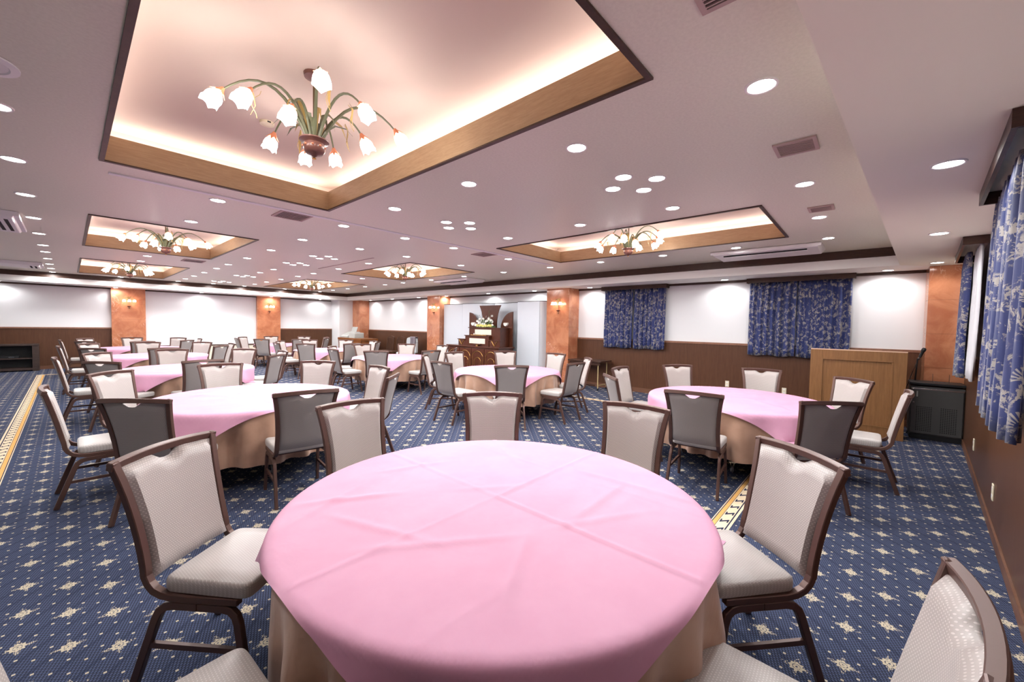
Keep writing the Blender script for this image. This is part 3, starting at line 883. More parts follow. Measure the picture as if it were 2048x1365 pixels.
def skirt_mesh(seed):
    rr = random.Random(seed)
    ks = [(rr.choice([23, 25, 27]), rr.uniform(.7, 1), rr.uniform(0, 6.28)), (rr.choice([11, 13]), rr.uniform(.4, .8), rr.uniform(0, 6.28)), (rr.choice([29, 31]), rr.uniform(.2, .4), rr.uniform(0, 6.28)), (5, .35, rr.uniform(0, 6.28))]
    N, rowsn = 200, 14
    vs, fs = [(0, 0, TZ + .001)], []
    def P(th, t):
        w_ = sum(a * math.sin(k_ * th + f_) for k_, a, f_ in ks) / 1.6
        w_ = math.copysign(abs(w_) ** 0.8, w_)
        amp = 0.058 * min(1, t * 2.0)
        r_ = TR + 0.005 + 0.012 * t + amp * (w_ * 0.95 - 0.15)
        z = TZ - 0.002 - t * 0.475
        if t < 0.03: r_ = TR + .004
        return (r_ * math.cos(th), r_ * math.sin(th), z)
    rings = [(0.5, None), (0.97, None)] + [(None, (j / (rowsn - 1)) ** 1.2) for j in range(rowsn)]
    for rad, t in rings:
        for k in range(N):
            th = 2 * PI * k / N
            if t is None: vs.append((TR * rad * math.cos(th), TR * rad * math.sin(th), TZ + .001))
            else: vs.append(P(th, t))
    for k in range(N): fs.append((0, 1 + k, 1 + (k + 1) % N))
    for j in range(len(rings) - 1):
        for k in range(N):
            l = (k + 1) % N
            fs.append((1 + j * N + k, 1 + (j + 1) * N + k, 1 + (j + 1) * N + l, 1 + j * N + l))
    me = bpy.data.meshes.new('tablecloth'); me.from_pydata(vs, [], fs)
    for pl in me.polygons: pl.use_smooth = True
    me.materials.append(M['brown_cloth'])
    return me
def overlay_mesh(seed, half, seats, rot=0.0):
    """square pink cloth: flat on the disc, hanging at the corners; seats: corner directions (deg, local) where a chair seat catches it"""
    rr = random.Random(seed)
    N = 150 if seed == 40 else 64
    R0 = TR + 0.012
    ph = [rr.uniform(0, 6.28) for _ in range(6)]
    cre = [rr.uniform(-.01, .01) for _ in range(4)]
    wl = [(rr.uniform(-.6, .6), rr.uniform(-.6, .6), rr.uniform(0, PI), rr.uniform(.15, .35), rr.uniform(.004, .008)) for _ in range(12)]
    vs = []
    for j in range(N + 1):
        for i in range(N + 1):
            x = half * (2 * i / N - 1); y = half * (2 * j / N - 1)
            r_ = math.hypot(x, y); th = math.atan2(y, x)
            top = TZ + 0.006
            # fold creases and wrinkles
            dz = 0.0065 * math.exp(-((x - cre[0]) / .011) ** 2) * (1 if y < 0 else .5) + 0.0065 * math.exp(-((y - cre[1]) / .011) ** 2) * (1 if x > 0 else .6)
            dz += 0.0015 * math.exp(-((x - half * .5) / .012) ** 2) + 0.0015 * math.exp(-((y + half * .5) / .012) ** 2)
            for (wx, wy, wa, wlen, wh) in wl:
                a_ = (x - wx) * math.cos(wa) + (y - wy) * math.sin(wa); b_ = -(x - wx) * math.sin(wa) + (y - wy) * math.cos(wa)
                dz += wh * math.exp(-(b_ / .022) ** 2 - (a_ / wlen) ** 4)
            if r_ <= R0:
                k_ = max(0, (r_ - R0 + .02) / .02)
                vs.append((x, y, top + dz * (1 - k_) - .004 * k_ * k_)); continue
            s = r_ - R0
            fold = math.sin(9 * th + ph[0]) * .6 + math.sin(15 * th + ph[1]) * .5 + math.sin(4 * th + ph[2]) * .35
            # catch on a seat?
            cap = 9.0
            for a_ in seats:
                d_ = abs((math.degrees(th) - a_ + 180) % 360 - 180)
                if d_ < 16: cap = 0.215
            # rounded rim then hang
            rim = 0.022
            if s < rim * PI / 2:
                an = s / rim
                rad = R0 + rim * math.sin(an); z = top - .004 - rim * (1 - math.cos(an))
            else:
                h = s - rim * PI / 2
                if h > cap:
                    ext = h - cap
                    rad = R0 + rim + 0.16 * cap + ext * .92 + 0.012 * fold; z = top - .004 - rim - cap * .985 + 0.010 * (1 + fold) * .5
                else:
                    fo = min(1.0, h / .15)
                    rad = R0 + rim + 0.16 * h + 0.030 * fo * (fold + .35); z = top - .004 - rim - h * .985
            vs.append((rad * math.cos(th), rad * math.sin(th), z))
    fs = []
    for j in range(N):
        for i in range(N):
            a = j * (N + 1) + i; fs.append((a, a + 1, a + N + 2, a + N + 1))
    me = bpy.data.meshes.new('overlay'); me.from_pydata(vs, [], fs)
    for pl in me.polygons: pl.use_smooth = True
    me.materials.append(M['pink'])
    return me
order = ['T1', 'T2', 'T3', 'T4', 'T5', 'T6', 'T7', 'T8', 'T9', 'T10']
for k, t in enumerate(order):
    c = TABLES[t]
    rz = (0.0, 0.02, -0.03, 0.05, 0.01, -0.02, 0.02, 0.06, -0.03, 0.03)[k]
    make_table(c, (0.3 + 0.4 * k) % 1.5, 'round black-framed folding table on casters, ' + TNAME[t])
    o = new_obj('tablecloth', skirt_mesh(10 + k)); o.location = (c[0], c[1], 0)
    tag(o, 'tan pleated underlay cloth hanging around ' + TNAME[t], 'tablecloth', 'tan underlay cloths')
    seats = [45, 135, 315] + ([] if t == 'T1' else [225])
    o = new_obj('overlay_cloth', overlay_mesh(40 + k, 0.925, seats)); o.location = (c[0], c[1], 0); o.rotation_euler = (0, 0, rz)
    tag(o, 'square pink overlay cloth spread on ' + TNAME[t], 'tablecloth', 'pink overlay cloths')

# ================================================================== CHANDELIERS AND SCONCES
def shade_mesh(name, size=1.0, seg=15):
    """opal tulip shade opening along -Z, origin at its neck, with a scalloped lip"""
    prof = [(.014, 0.0), (.030, -.010), (.046, -.030), (.053, -.055), (.052, -.080), (.058, -.102)]
    vs, fs = [], []
    for i, (r_, h) in enumerate(prof):
        for k in range(seg):
            an = 2 * PI * k / seg
            lip = 0.012 * math.cos(5 * an) if i == len(prof) - 1 else 0
            rr_ = r_ * (1 + 0.05 * math.cos(5 * an) * (i / 5.0))
            vs.append((rr_ * math.cos(an) * size, rr_ * math.sin(an) * size, (h - lip) * size))
    for i in range(len(prof) - 1):
        for k in range(seg):
            l = (k + 1) % seg
            fs.append((i * seg + k, i * seg + l, (i + 1) * seg + l, (i + 1) * seg + k))
    c = len(vs); vs.append((0, 0, -.072 * size))
    for k in range(seg): fs.append((4 * seg + k, 4 * seg + (k + 1) % seg, c))
    me = bpy.data.meshes.new(name); me.from_pydata(vs, [], fs)
    for pl in me.polygons: pl.use_smooth = True
    return me
SH = shade_mesh('glass_shade', 0.82); SH.materials.append(M['bulb'])
SH2 = shade_mesh('sconce_shade', 0.85); SH2.materials.append(M['sconce'])
def calyx_mesh():
    mb = MB()
    for k in range(6):
        an = 2 * PI * k / 6
        c_, s_ = math.cos(an), math.sin(an); a2 = an + .42; a3 = an - .42
        mb.add([(0.006 * c_, .006 * s_, .022), (.024 * math.cos(a3), .024 * math.sin(a3), -.006), (.043 * c_, .043 * s_, -.026), (.024 * math.cos(a2), .024 * math.sin(a2), -.006)], [(0, 1, 2, 3)])
    mb.lathe([(.0, .03), (.009, .026), (.016, .01), (.022, -.004), (.0, -.006)], 8)
    return mb.mesh('calyx')
CALYX = calyx_mesh(); CALYX.materials.append(M['calyx'])
def leaf_strip(mb, pts, wmax):
    """flat tapering blade through pts"""
    pts = [Vector(p_) for p_ in pts]; n = len(pts); b0 = len(mb.v)
    for i, P in enumerate(pts):
        t = (pts[min(i + 1, n - 1)] - pts[max(i - 1, 0)]).normalized()
        A = t.cross(Vector((0, 0, 1)))
        if A.length < 1e-3: A = Vector((1, 0, 0))
        A.normalize(); w_ = wmax * math.sin(PI * (0.12 + 0.86 * i / (n - 1)))
        mb.v += [tuple(P - A * w_), tuple(P + A * w_ + Vector((0, 0, .002)))]
    for i in range(n - 1): mb.f.append((b0 + 2 * i, b0 + 2 * i + 1, b0 + 2 * i + 3, b0 + 2 * i + 2))
ARMS = [(175, .51, -.045), (-168, .41, -.045), (-108, .52, 0.0), (-140, .27, -.085), (-72, .42, -.02), (106, .43, -.05), (75, .50, -.05), (50, .44, -.05), (-7, .33, -.04), (-25, .53, -.005)]
def make_chandelier(loc, rz, label):
    t = empty('chandelier', loc, rz); tag(t, label, 'chandelier', 'flower chandeliers in the ceiling trays')
    # local z 0 = main ceiling level (2.75)
    MB().lathe([(0, -.19), (.012, -.186), (.02, -.175), (.05, -.168), (.062, -.150), (.066, -.125), (.058, -.105), (.064, -.098), (.088, -.090), (.088, -.083), (.06, -.086), (0, -.088)], 24).build('bowl', M['bowl'], t, True)
    mb = MB()
    for k in range(9):
        an = 2 * PI * k / 9; mb.lathe([(0, -.008), (.008, -.004), (.008, .004), (0, .008)], 6, (.064 * math.cos(an), .064 * math.sin(an), -.128))
    mb.build('beads', M['calyx'], t, True)
    MB().lathe([(0, -.204), (.012, -.20), (.008, -.192), (0, -.188)], 10).build('finial', M['gold'], t, True)
    MB().tube([(0, 0, -.09), (0, 0, ZU - ZC - .02)], .008, 8).build('rod', M['bronze'], t)
    MB().lathe([(0, ZU - ZC - .001), (.062, ZU - ZC - .001), (.058, ZU - ZC - .022), (.02, ZU - ZC - .034), (0, ZU - ZC - .034)], 20).build('canopy', M['bowl'], t, True)
    for (a, r_, z) in ARMS:
        A = math.radians(a); d = Vector((math.cos(A), math.sin(A), 0))
        base = d * .035 + Vector((0, 0, -.09)); tip = d * (r_ - .02) + Vector((0, 0, z + .075))
        pts = []
        for i in range(11):
            s = i / 10
            h = .075 + .115 * r_ / .5
            pts.append(base * (1 - s) + tip * s + Vector((0, 0, 4 * h * s * (1 - s) * (1.15 - .3 * s))))
        arm = MB().tube(pts, [.011 - .006 * i / 10 for i in range(11)], 6).build('arm', M['stem'], t, True)
        dirv = (pts[-1] - pts[-3]).normalized() * .65 + d * .2 + Vector((0, 0, -.55))
        q = Vector((0, 0, -1)).rotation_difference(dirv.normalized())
        c_ = new_obj('calyx', CALYX, None, arm); c_.location = pts[-1]; c_.rotation_mode = 'QUATERNION'; c_.rotation_quaternion = q
        s_ = new_obj('glass_shade', SH, None, arm); s_.location = pts[-1] + dirv.normalized() * .012; s_.rotation_mode = 'QUATERNION'; s_.rotation_quaternion = q
    rr = random.Random(5)
    for k in range(16):
        A = 2 * PI * k / 16 + rr.uniform(-.15, .15); d = Vector((math.cos(A), math.sin(A), 0)); h = rr.uniform(.10, .22); out = rr.uniform(.08, .2)
        mb = MB()
        pts = [d * .03 + Vector((0, 0, -.09)), d * (.04 + out * .15) + Vector((0, 0, -.09 + h * .6)), d * (.04 + out * .45) + Vector((0, 0, -.09 + h * .98)), d * (.04 + out * .8) + Vector((0, 0, -.09 + h * .85)), d * (.04 + out) + Vector((0, 0, -.09 + h * .45))]
        leaf_strip(mb, pts, rr.uniform(.010, .016)); mb.build('leaf', M['stem'] if k % 3 else M['leaf'], t)
    for (a, r_, z) in ARMS[::2]:
        A = math.radians(a + 9); d = Vector((math.cos(A), math.sin(A), 0)); mb = MB()
        leaf_strip(mb, [d * r_ * .62 + Vector((0, 0, z + .14)), d * r_ * .68 + Vector((0, 0, z + .10)), d * r_ * .66 + Vector((0, 0, z + .03)), d * r_ * .71 + Vector((0, 0, z - .03))], .009)
        mb.build('leaf', M['leaf'], t)
        pts = [d * r_ * .6 + Vector((0, 0, z + .13))]
        for i in range(1, 9):
            s = i / 8; an = s * 5.0
            pts.append(d * (r_ * .6 + .05 * s + .02 * math.sin(an)) + Vector((.015 * math.cos(an), .015 * math.sin(an), z + .13 - .17 * s)))
        MB().tube(pts, .0018, 4).build('tendril', M['leaf'], t)
    return t
CH = []
for i, (u0, u1) in enumerate(TU):
    for j, (v0, v1) in enumerate(TV):
        CH.append(make_chandelier(((u0 + u1) / 2, (v0 + v1) / 2, ZC), (0, .25, -.5, .1, .6, -.2)[i * 3 + j],
                  'flower chandelier with lit tulip shades in the %s %s ceiling tray' % (names_v[j], ('left', 'right')[i])))

def make_sconce(loc, rz, label):
    """wall lamp; local +x points out of the wall"""
    t = empty('wall_sconce', loc, rz); tag(t, label, 'wall lamp', 'flower sconces on the marble pillars')
    MB().lathe([(0, 0), (.03, .002), (.026, .012), (0, .016)], 14, (0, 0, 0), (1, 0, 0)).build('wall_plate', M['bronze'], t, True)
    MB().tube([(.012, 0, -.26), (.014, 0, -.12), (.016, 0, .05), (.05, 0, .10)], [.003, .006, .007, .004], 6).build('stem', M['stem'], t)
    MB().lathe([(0, -.235), (.03, -.225), (.055, -.205), (.02, -.20), (0, -.2)], 14, (.03, 0, 0)).build('dish', M['bowl'], t, True)
    MB().lathe([(0, -.30), (.009, -.285), (.006, -.26), (0, -.25)], 8, (.014, 0, 0)).build('finial', M['bronze'], t, True)
    for a, out, y in ((-1, .07, -.12), (0, .13, 0.0), (1, .07, .12)):
        pts = [Vector((.015, 0, -.02)), Vector((.03 + out * .3, y * .4, .07)), Vector((.03 + out * .7, y * .85, .07)), Vector((.03 + out, y, .01))]
        arm = MB().tube(pts, [.006, .005, .004, .003], 6).build('arm', M['stem'], t, True)
        for me in (CALYX, SH2):
            o = new_obj('calyx' if me is CALYX else 'glass_shade', me, None, arm); o.location = pts[-1] + Vector((0, 0, -.006)); o.scale = (.8, .8, .8)
    mb = MB()
    for k in range(5):
        y = (-.5 + k / 4) * .16
        leaf_strip(mb, [(.016, y * .2, 0), (.03, y * .6, .06), (.045, y, .10), (.055, y * 1.3, .07)], .010)
    mb.build('leaves', M['leaf'], t)
    return t
make_sconce((PU, 5.98, 2.12), PI, 'lit flower sconce on the pillar right of the silver screen')
make_sconce((PU, 11.2, 2.12), PI, 'lit flower sconce on the pillar left of the altar display')
make_sconce((1.31, PLV, 2.12), -PI / 2, 'lit flower sconce on the left pillar of the far wall')
make_sconce((5.32, PLV, 2.12), -PI / 2, 'lit flower sconce on the right pillar of the far wall')

# ================================================================== CURTAINS
def curtain(name, P, n, L, z0, z1, label, seed, material, wave=.11, amp=.038, gather=1.0, cat='curtain', group='blue toile curtains'):
    """P(s): floor point along the wall at s in metres 0..L, n: into-room normal"""
    rr = random.Random(seed); nu, nv = max(24, int(L / .012)), 12
    f1, f2, f3 = rr.uniform(0, 6.28), rr.uniform(0, 6.28), rr.uniform(0, 6.28)
    n = Vector(n)
    def fn(a, b):
        s = a * L; z = z0 + (z1 - z0) * b
        ph = 2 * PI * s / wave + .9 * math.sin(2 * PI * s / .53 + f1) + .25 * math.sin(7 * b + f3)
        am = amp * (.75 + .35 * math.sin(2 * PI * s / .8 + f2)) * (1.0 - .35 * b)
        o = am * math.sin(ph) + .012 * math.sin(2 * ph + f3)
        if b > .93: o *= .75
        base = Vector(P(s))
        drop = .010 * math.sin(2 * PI * s / .4 + f1) * (1 - b)
        return base + n * (o + .02 * (1 - b)) + Vector((0, 0, z + drop))
    me = grid_mesh(name, nu, nv, fn, lambda a, b: (a * L * 1.6 * gather + seed * .37, (z1 - z0) * b + seed * .21))
    o = new_obj(name, me, material)
    md = o.modifiers.new('thickness', 'SOLIDIFY'); md.thickness = .004; md.offset = 0
    return tag(o, label, cat, group)
def pelmet_u(v0, v1, label):
    t = empty('curtain_box', (UB, (v0 + v1) / 2, ZS)); tag(t, label, 'curtain box', 'dark wooden curtain boxes')
    h = (v1 - v0) / 2
    box('front_board', (-.20, -h, -.09), (-.18, h, -.002), M['dark'], t); box('end_board', (-.18, -h, -.09), (-.032, -h + .02, -.002), M['dark'], t); box('end_board', (-.18, h - .02, -.09), (-.032, h, -.002), M['dark'], t)
for k, (v0, v1, nm) in enumerate(((3.36, 4.87, 'beside the marble pillar'), (0.24, 1.75, 'above the lectern'))):
    pelmet_u(v0 - .04, v1 + .04, 'dark wooden curtain box over the back window ' + nm)
    vm = (v0 + v1) / 2
    curtain('curtain', lambda s, v0=v0: (UB - .10, v0 + s, 0), (-1, 0, 0), vm - v0, 1.02, 2.42, 'blue toile curtain, right half of the back window ' + nm, 3 + 4 * k, M['curtain'])
    curtain('curtain', lambda s, vm=vm: (UB - .10, vm + .008 + s, 0), (-1, 0, 0), v1 - vm - .008, 1.02, 2.42, 'blue toile curtain, left half of the back window ' + nm, 4 + 4 * k, M['curtain'])
ux_ = Vector((1, RS, 0)).normalized()
def pr(u, off): return Vector((u, vr(u), 0)) + NR * off
def pelmet_r(u0, u1, label):
    t = empty('curtain_box', (0, 0, 0)); tag(t, label, 'curtain box', 'dark wooden curtain boxes')
    c0 = pr((u0 + u1) / 2, 0); t.location = (c0.x, c0.y, ZS); t.rotation_euler = (0, 0, math.atan2(ux_.y, ux_.x))
    h = (u1 - u0) / 2
    box('front_board', (-h, .19, -.085), (h, .21, -.002), M['dark'], t); box('end_board', (-h, .032, -.085), (-h + .02, .19, -.002), M['dark'], t); box('end_board', (h - .02, .032, -.085), (h, .19, -.002), M['dark'], t)
pelmet_r(2.72, 4.25, 'dark wooden curtain box over the near window in the right wall')
pelmet_r(6.02, 7.58, 'dark wooden curtain box over the far window in the right wall')
curtain('curtain', lambda s: pr(2.78 + s, .115), NR, .80, 1.0, 2.41, 'blue toile curtain nearest the camera on the right wall', 21, M['curtain'], .15, .042)
curtain('curtain', lambda s: pr(3.59 + s, .115), NR, .72, 1.0, 2.41, 'blue toile curtain at the far side of the near right window', 22, M['curtain'], .13, .042)
curtain('curtain', lambda s: pr(6.72 + s, .12), NR, .82, 1.0, 2.41, 'blue toile curtain beside the corner pillar on the right wall', 23, M['curtain'], .11, .04)
curtain('sheer_curtain', lambda s: pr(6.08 + s, .075), NR, .66, 1.02, 2.41, 'white sheer curtain between the two blue curtains of the right wall', 24, M['sheer'], .09, .018, cat='curtain', group=None)

# ================================================================== CEILING FITTINGS
def aircon(u0, u1, v0, v1, label, slots='u'):
    t = empty('air_conditioner', ((u0 + u1) / 2, (v0 + v1) / 2, ZC - .002)); tag(t, label, 'air conditioner', 'ceiling air conditioners')
    hu, hv = (u1 - u0) / 2, (v1 - v0) / 2
    mb = MB(); z0, z1, k = -.075, 0.0, .05
    mb.add([(-hu, -hv, z1), (hu, -hv, z1), (hu, hv, z1), (-hu, hv, z1), (-hu + k * .4, -hv + k, z0 + .02), (hu - k, -hv + k, z0), (hu - k, hv - k, z0), (-hu + k * .4, hv - k, z0 + .02)],
           [(0, 1, 2, 3), (7, 6, 5, 4), (0, 4, 5, 1), (1, 5, 6, 2), (2, 6, 7, 3), (3, 7, 4, 0)])
    mb.build('body', M['white_pl'], t, bevel=.008)
    if slots == 'u':
        box('front_bar', (-hu - .012, -hv + .01, -.045), (-hu + .035, hv - .01, -.004), M['white_pl'], t, .006)
        box('air_slot', (-hu + .11, -hv + .18, -.0745), (-hu + .125, hv - .18, -.060), M['hole'], t)
        box('flap', (-hu + .14, -hv + .18, -.083), (-hu + .25, hv - .18, -.070), M['white_pl'], t, .004)
    else:
        for x in (.10, .17): box('air_slot', (hu - x - .02, -hv + .22, -.077), (hu - x + .012, hv - .22, -.060), M['hole'], t)
        box('front_bar', (hu - .045, -hv + .02, -.05), (hu + .01, hv - .02, -.004), M['white_pl'], t, .006)
    return t
aircon(7.05, 7.72, 0.54, 2.0, 'white ceiling air conditioner in front of the window above the lectern')
aircon(7.05, 7.72, 7.95, 9.4, 'white ceiling air conditioner in front of the altar display')
aircon(-1.75, -0.38, 7.55, 8.95, 'white ceiling air conditioner above the left aisle, nearer one', 'v')
aircon(-1.75, -0.38, 14.1, 15.1, 'white ceiling air conditioner above the left aisle, farther one', 'v')
def vent(u0, u1, v0, v1, label, along='u', n=10):
    t = empty('ceiling_vent', ((u0 + u1) / 2, (v0 + v1) / 2, ZC)); tag(t, label, 'vent', 'ceiling vents')
    hu, hv, f = (u1 - u0) / 2, (v1 - v0) / 2, .022
    box('backing', (-hu + f, -hv + f, -.003), (hu - f, hv - f, -.001), M['hole'], t)
    mb = MB()
    mb.box((-hu, -hv, -.012), (hu, -hv + f, -.001)).box((-hu, hv - f, -.012), (hu, hv, -.001)).box((-hu, -hv + f, -.012), (-hu + f, hv - f, -.001)).box((hu - f, -hv + f, -.012), (hu, hv - f, -.001))
    mb.build('frame', M['vent'], t)
    for k in range(n):
        a = -1 + 2 * (k + .5) / n
        if along == 'v': box('slat', ((hu - f) * a - .0035, -hv + f, -.012), ((hu - f) * a + .0035, hv - f, -.003), M['vent'], t)
        else: box('slat', (-hu + f, (hv - f) * a - .0045, -.011), (hu - f, (hv - f) * a + .0045, -.004), M['vent'], t)
vent(1.61, 1.95, 4.925, 5.28, 'square slatted ceiling vent beside the partition rail, left', 'v', 13)
vent(4.76, 5.07, 4.925, 5.28, 'square slatted ceiling vent beside the partition rail, right', 'v', 12)
vent(3.20, 3.44, 0.30, 0.54, 'square slatted ceiling vent left of the near right tray', 'v', 9)
vent(5.03, 5.24, 0.31, 0.52, 'small slatted ceiling vent in front of the near right tray', 'v', 8)
vent(1.46, 1.70, 0.30, 0.54, 'slatted ceiling vent cut by the top edge of the photo', 'v', 9)
vent(1.60, 1.96, 10.46, 10.84, 'slatted ceiling vent between the middle and far left trays', 'v', 11)
t = empty('ceiling_speaker', (-.29, 3.27, ZC)); tag(t, 'round white ceiling speaker at the left edge of the photo', 'speaker')
MB().lathe([(.115, 0), (.150, -.002), (.150, -.010), (.118, -.014), (.112, -.008)], 28).build('ring', M['white_pl'], t, True)
MB().lathe([(0, -.006), (.112, -.006), (.112, -.002), (0, -.002)], 28).build('grille', M['grey_pl'], t)
t = empty('smoke_detector', (1.08, 3.62, ZU)); tag(t, 'small white smoke detector inside the nearest left ceiling tray', 'detector')
MB().lathe([(0, -.03), (.02, -.03), (.035, -.022), (.05, -.02), (.052, -.001), (0, -.001)], 20).build('body', M['cream_pl'], t, True)
box('sensor', (-.012, -.053, -.018), (.012, -.049, -.008), M['black'], t)
t = empty('security_camera', (PU - .005, 17.16, 2.30)); tag(t, 'small white security camera on the far corner pillar', 'camera')
MB().tube([(0, 0, .02), (-.03, 0, .02), (-.05, 0, .0)], .008).build('bracket', M['white_pl'], t)
MB().lathe([(0, -.05), (.028, -.048), (.03, .05), (0, .052)], 14, (-.07, .02, 0), (.5, .8, .25)).build('body', M['white_pl'], t, True)
MB().lathe([(0, -.004), (.022, -.003), (.022, .006), (0, .008)], 14, (-.07 + .03, .02 + .047, .016), (.5, .8, .25)).build('lens', M['black'], t, True)

# ================================================================== FURNITURE ALONG THE BACK WALL
# --- lectern
t = empty('lectern', (7.62, 0.13, 0)); tag(t, 'large wooden panelled lectern in front of the blue curtains', 'lectern')
hv = .53
box('side_panel', (.025, -hv, 0), (.50, -hv + .03, 1.19), M['lect'], t); box('side_panel', (.025, hv - .03, 0), (.50, hv, 1.19), M['lect'], t)
box('stile', (0, -hv, 0), (.025, -hv + .145, 1.22), M['lect'], t, .002); box('stile', (0, hv - .145, 0), (.025, hv, 1.22), M['lect'], t, .002)
box('top_rail', (0, -hv + .145, 1.08), (.025, hv - .145, 1.22), M['lect'], t, .002); box('bottom_rail', (0, -hv + .145, 0), (.025, hv - .145, .16), M['lect'], t, .002)
box('front_panel', (.016, -hv + .145, .16), (.030, hv - .145, 1.08), M['lect'], t)
mb = MB()
for a_, b_ in (((-.004, -hv + .135, .16), (.020, -hv + .152, 1.08)), ((-.004, hv - .152, .16), (.020, hv - .135, 1.08)), ((-.004, -hv + .135, 1.075), (.020, hv - .135, 1.09)), ((-.004, -hv + .135, .15), (.020, hv - .135, .165))): mb.box(a_, b_)
mb.build('panel_moulding', M['lect'], t)
mb = MB(); mb.add([(.0, -hv, 1.22), (.0, hv, 1.22), (.50, hv, 1.19), (.50, -hv, 1.19), (.0, -hv, 1.235), (.0, hv, 1.235), (.50, hv, 1.205), (.50, -hv, 1.205)], [(0, 3, 2, 1), (4, 5, 6, 7), (0, 1, 5, 4), (1, 2, 6, 5), (2, 3, 7, 6), (3, 0, 4, 7)])
mb.build('top', M['lect_top'], t)
# --- black AV cabinet with perforated door
t = empty('av_cabinet', (7.98, -0.725, 0)); tag(t, 'dark grey steel equipment cabinet with perforated door beside the lectern', 'cabinet')
hv = .26
box('body', (.012, -hv, .07), (.40, hv, .745), M['blackp'], t, .004); box('plinth', (.02, -hv + .01, .0), (.39, hv - .01, .07), M['black'], t)
dr = box('door', (-.006, -hv + .012, .085), (.012, hv - .012, .70), M['blackp'], t, .004)
box('door_rail', (-.010, -hv + .006, .700), (.012, hv - .006, .722), M['chrome'], t, .004)
box('top', (-.015, -hv - .01, .765), (.405, hv + .01, .80), M['black'], t, .008)
mb = MB()
for side in (-1, 1):
    for i in range(8):
        for j in range(15):
            y = side * .118 + (i - 3.5) * .020 + (.005 if j % 2 else -.005) * 0; z = .13 + j * .0235
            mb.box((-.0072, y - .0055, z - .006), (-.0058, y + .0055, z + .006))
h_ = mb.build('perforation', M['hole'], dr); h_['kind'] = 'stuff'
box('handle', (-.018, hv - .075, .60), (-.006, hv - .060, .68), M['grey_pl'], dr, .003)
MB().lathe([(0, 0), (.011, 0), (.009, .008), (0, .009)], 12, (-.006, hv - .035, .52), (-1, 0, 0)).build('lock', M['chrome'], dr, True)
t = empty('wire_stand', (8.2, -.78, .80)); tag(t, 'thin wire easel standing on the steel equipment cabinet', 'stand')
MB().tube([(-.03, .09, .002), (-.03, .09, .12)], .003, 5).build('upright', M['chrome'], t); MB().tube([(-.03, -.07, .002), (-.03, -.07, .12)], .003, 5).build('upright', M['chrome'], t)
MB().tube([(-.12, .09, .003), (-.03, .09, .003), (-.03, -.07, .003), (-.12, -.07, .003)], .003, 5).build('foot_wire', M['chrome'], t)
# --- microphone stand leaning behind the lectern
t = empty('microphone_stand', (8.30, -.52, 0)); tag(t, 'folded black microphone stand behind the lectern', 'microphone stand')
MB().tube([(0, .03, .02), (.02, -.02, 1.12)], .010, 8).build('pole', M['black'], t)
MB().tube([(.02, .10, .62), (.02, -.05, 1.20)], .008, 8).build('boom', M['chrome'], t)
for a in range(3):
    an = a * 2.09 + .4; MB().tube([(0, .03, .10), (.05 * math.cos(an), .03 + .05 * math.sin(an), .012)], .008, 6).build('leg', M['black'], t)
MB().lathe([(0, -.02), (.014, -.018), (.014, .018), (0, .02)], 10, (.02, -.03, 1.11), (1, 0, 0)).build('clamp', M['black'], t, True)
MB().lathe([(0, -.06), (.016, -.055), (.018, .03), (.026, .05), (.026, .075), (.014, .092), (0, .094)], 12, (.02, -.058, 1.19), (0, -.3, .9)).build('microphone', M['black'], t, True)
# --- folding table by the pillar
t = empty('folding_table', (8.48, 5.08, 0)); tag(t, 'narrow dark folding table with cream legs against the back wall', 'table')
box('tabletop', (-.23, -.46, .665), (.30, .46, .70), M['laminate'], t, .005)
for y in (-.36, .36):
    for x in (-.17, .24):
        l = MB().tube([(x, y, .055), (x, y, .665)], .012, 8).build('leg', M['khaki'], t)
        MB().lathe([(0, -.012), (.024, -.012), (.026, 0), (.024, .012), (0, .012)], 12, (x, y, .026), (0, 1, 0)).build('caster', M['black'], l, True)
    MB().tube([(-.17, y, .12), (.24, y, .12)], .009, 6).build('crossbar', M['khaki'], t)
MB().box((-.21, -.30, .10), (-.195, .30, .14)).box((-.2, -.42, .60), (-.185, .42, .655)).build('apron', M['laminate'], t)
# --- electric outlets
def outlet(loc, rz, label):
    t = empty('wall_outlet', loc, rz); tag(t, label, 'outlet', 'wall outlets')
    box('plate', (0, -.035, -.06), (.008, .035, .06), M['cream_pl'], t, .002)
    for z in (-.028, .028): box('socket', (.0075, -.016, z - .012), (.0095, .016, z + .012), M['white_pl'], t)
outlet((UB - .03, 2.10, .40), PI, 'cream wall outlet on the back wainscot, left of two')
outlet((UB - .03, 1.14, .37), PI, 'cream wall outlet on the back wainscot nearest the lectern')
ang_r = math.atan2(NR.y, NR.x)
q_ = pr(6.35, .031); outlet((q_.x, q_.y, .33), ang_r, 'cream wall outlet on the right wainscot, farther one')
q_ = pr(4.62, .031); outlet((q_.x, q_.y, .31), ang_r, 'cream wall outlet on the right wainscot, nearer one')

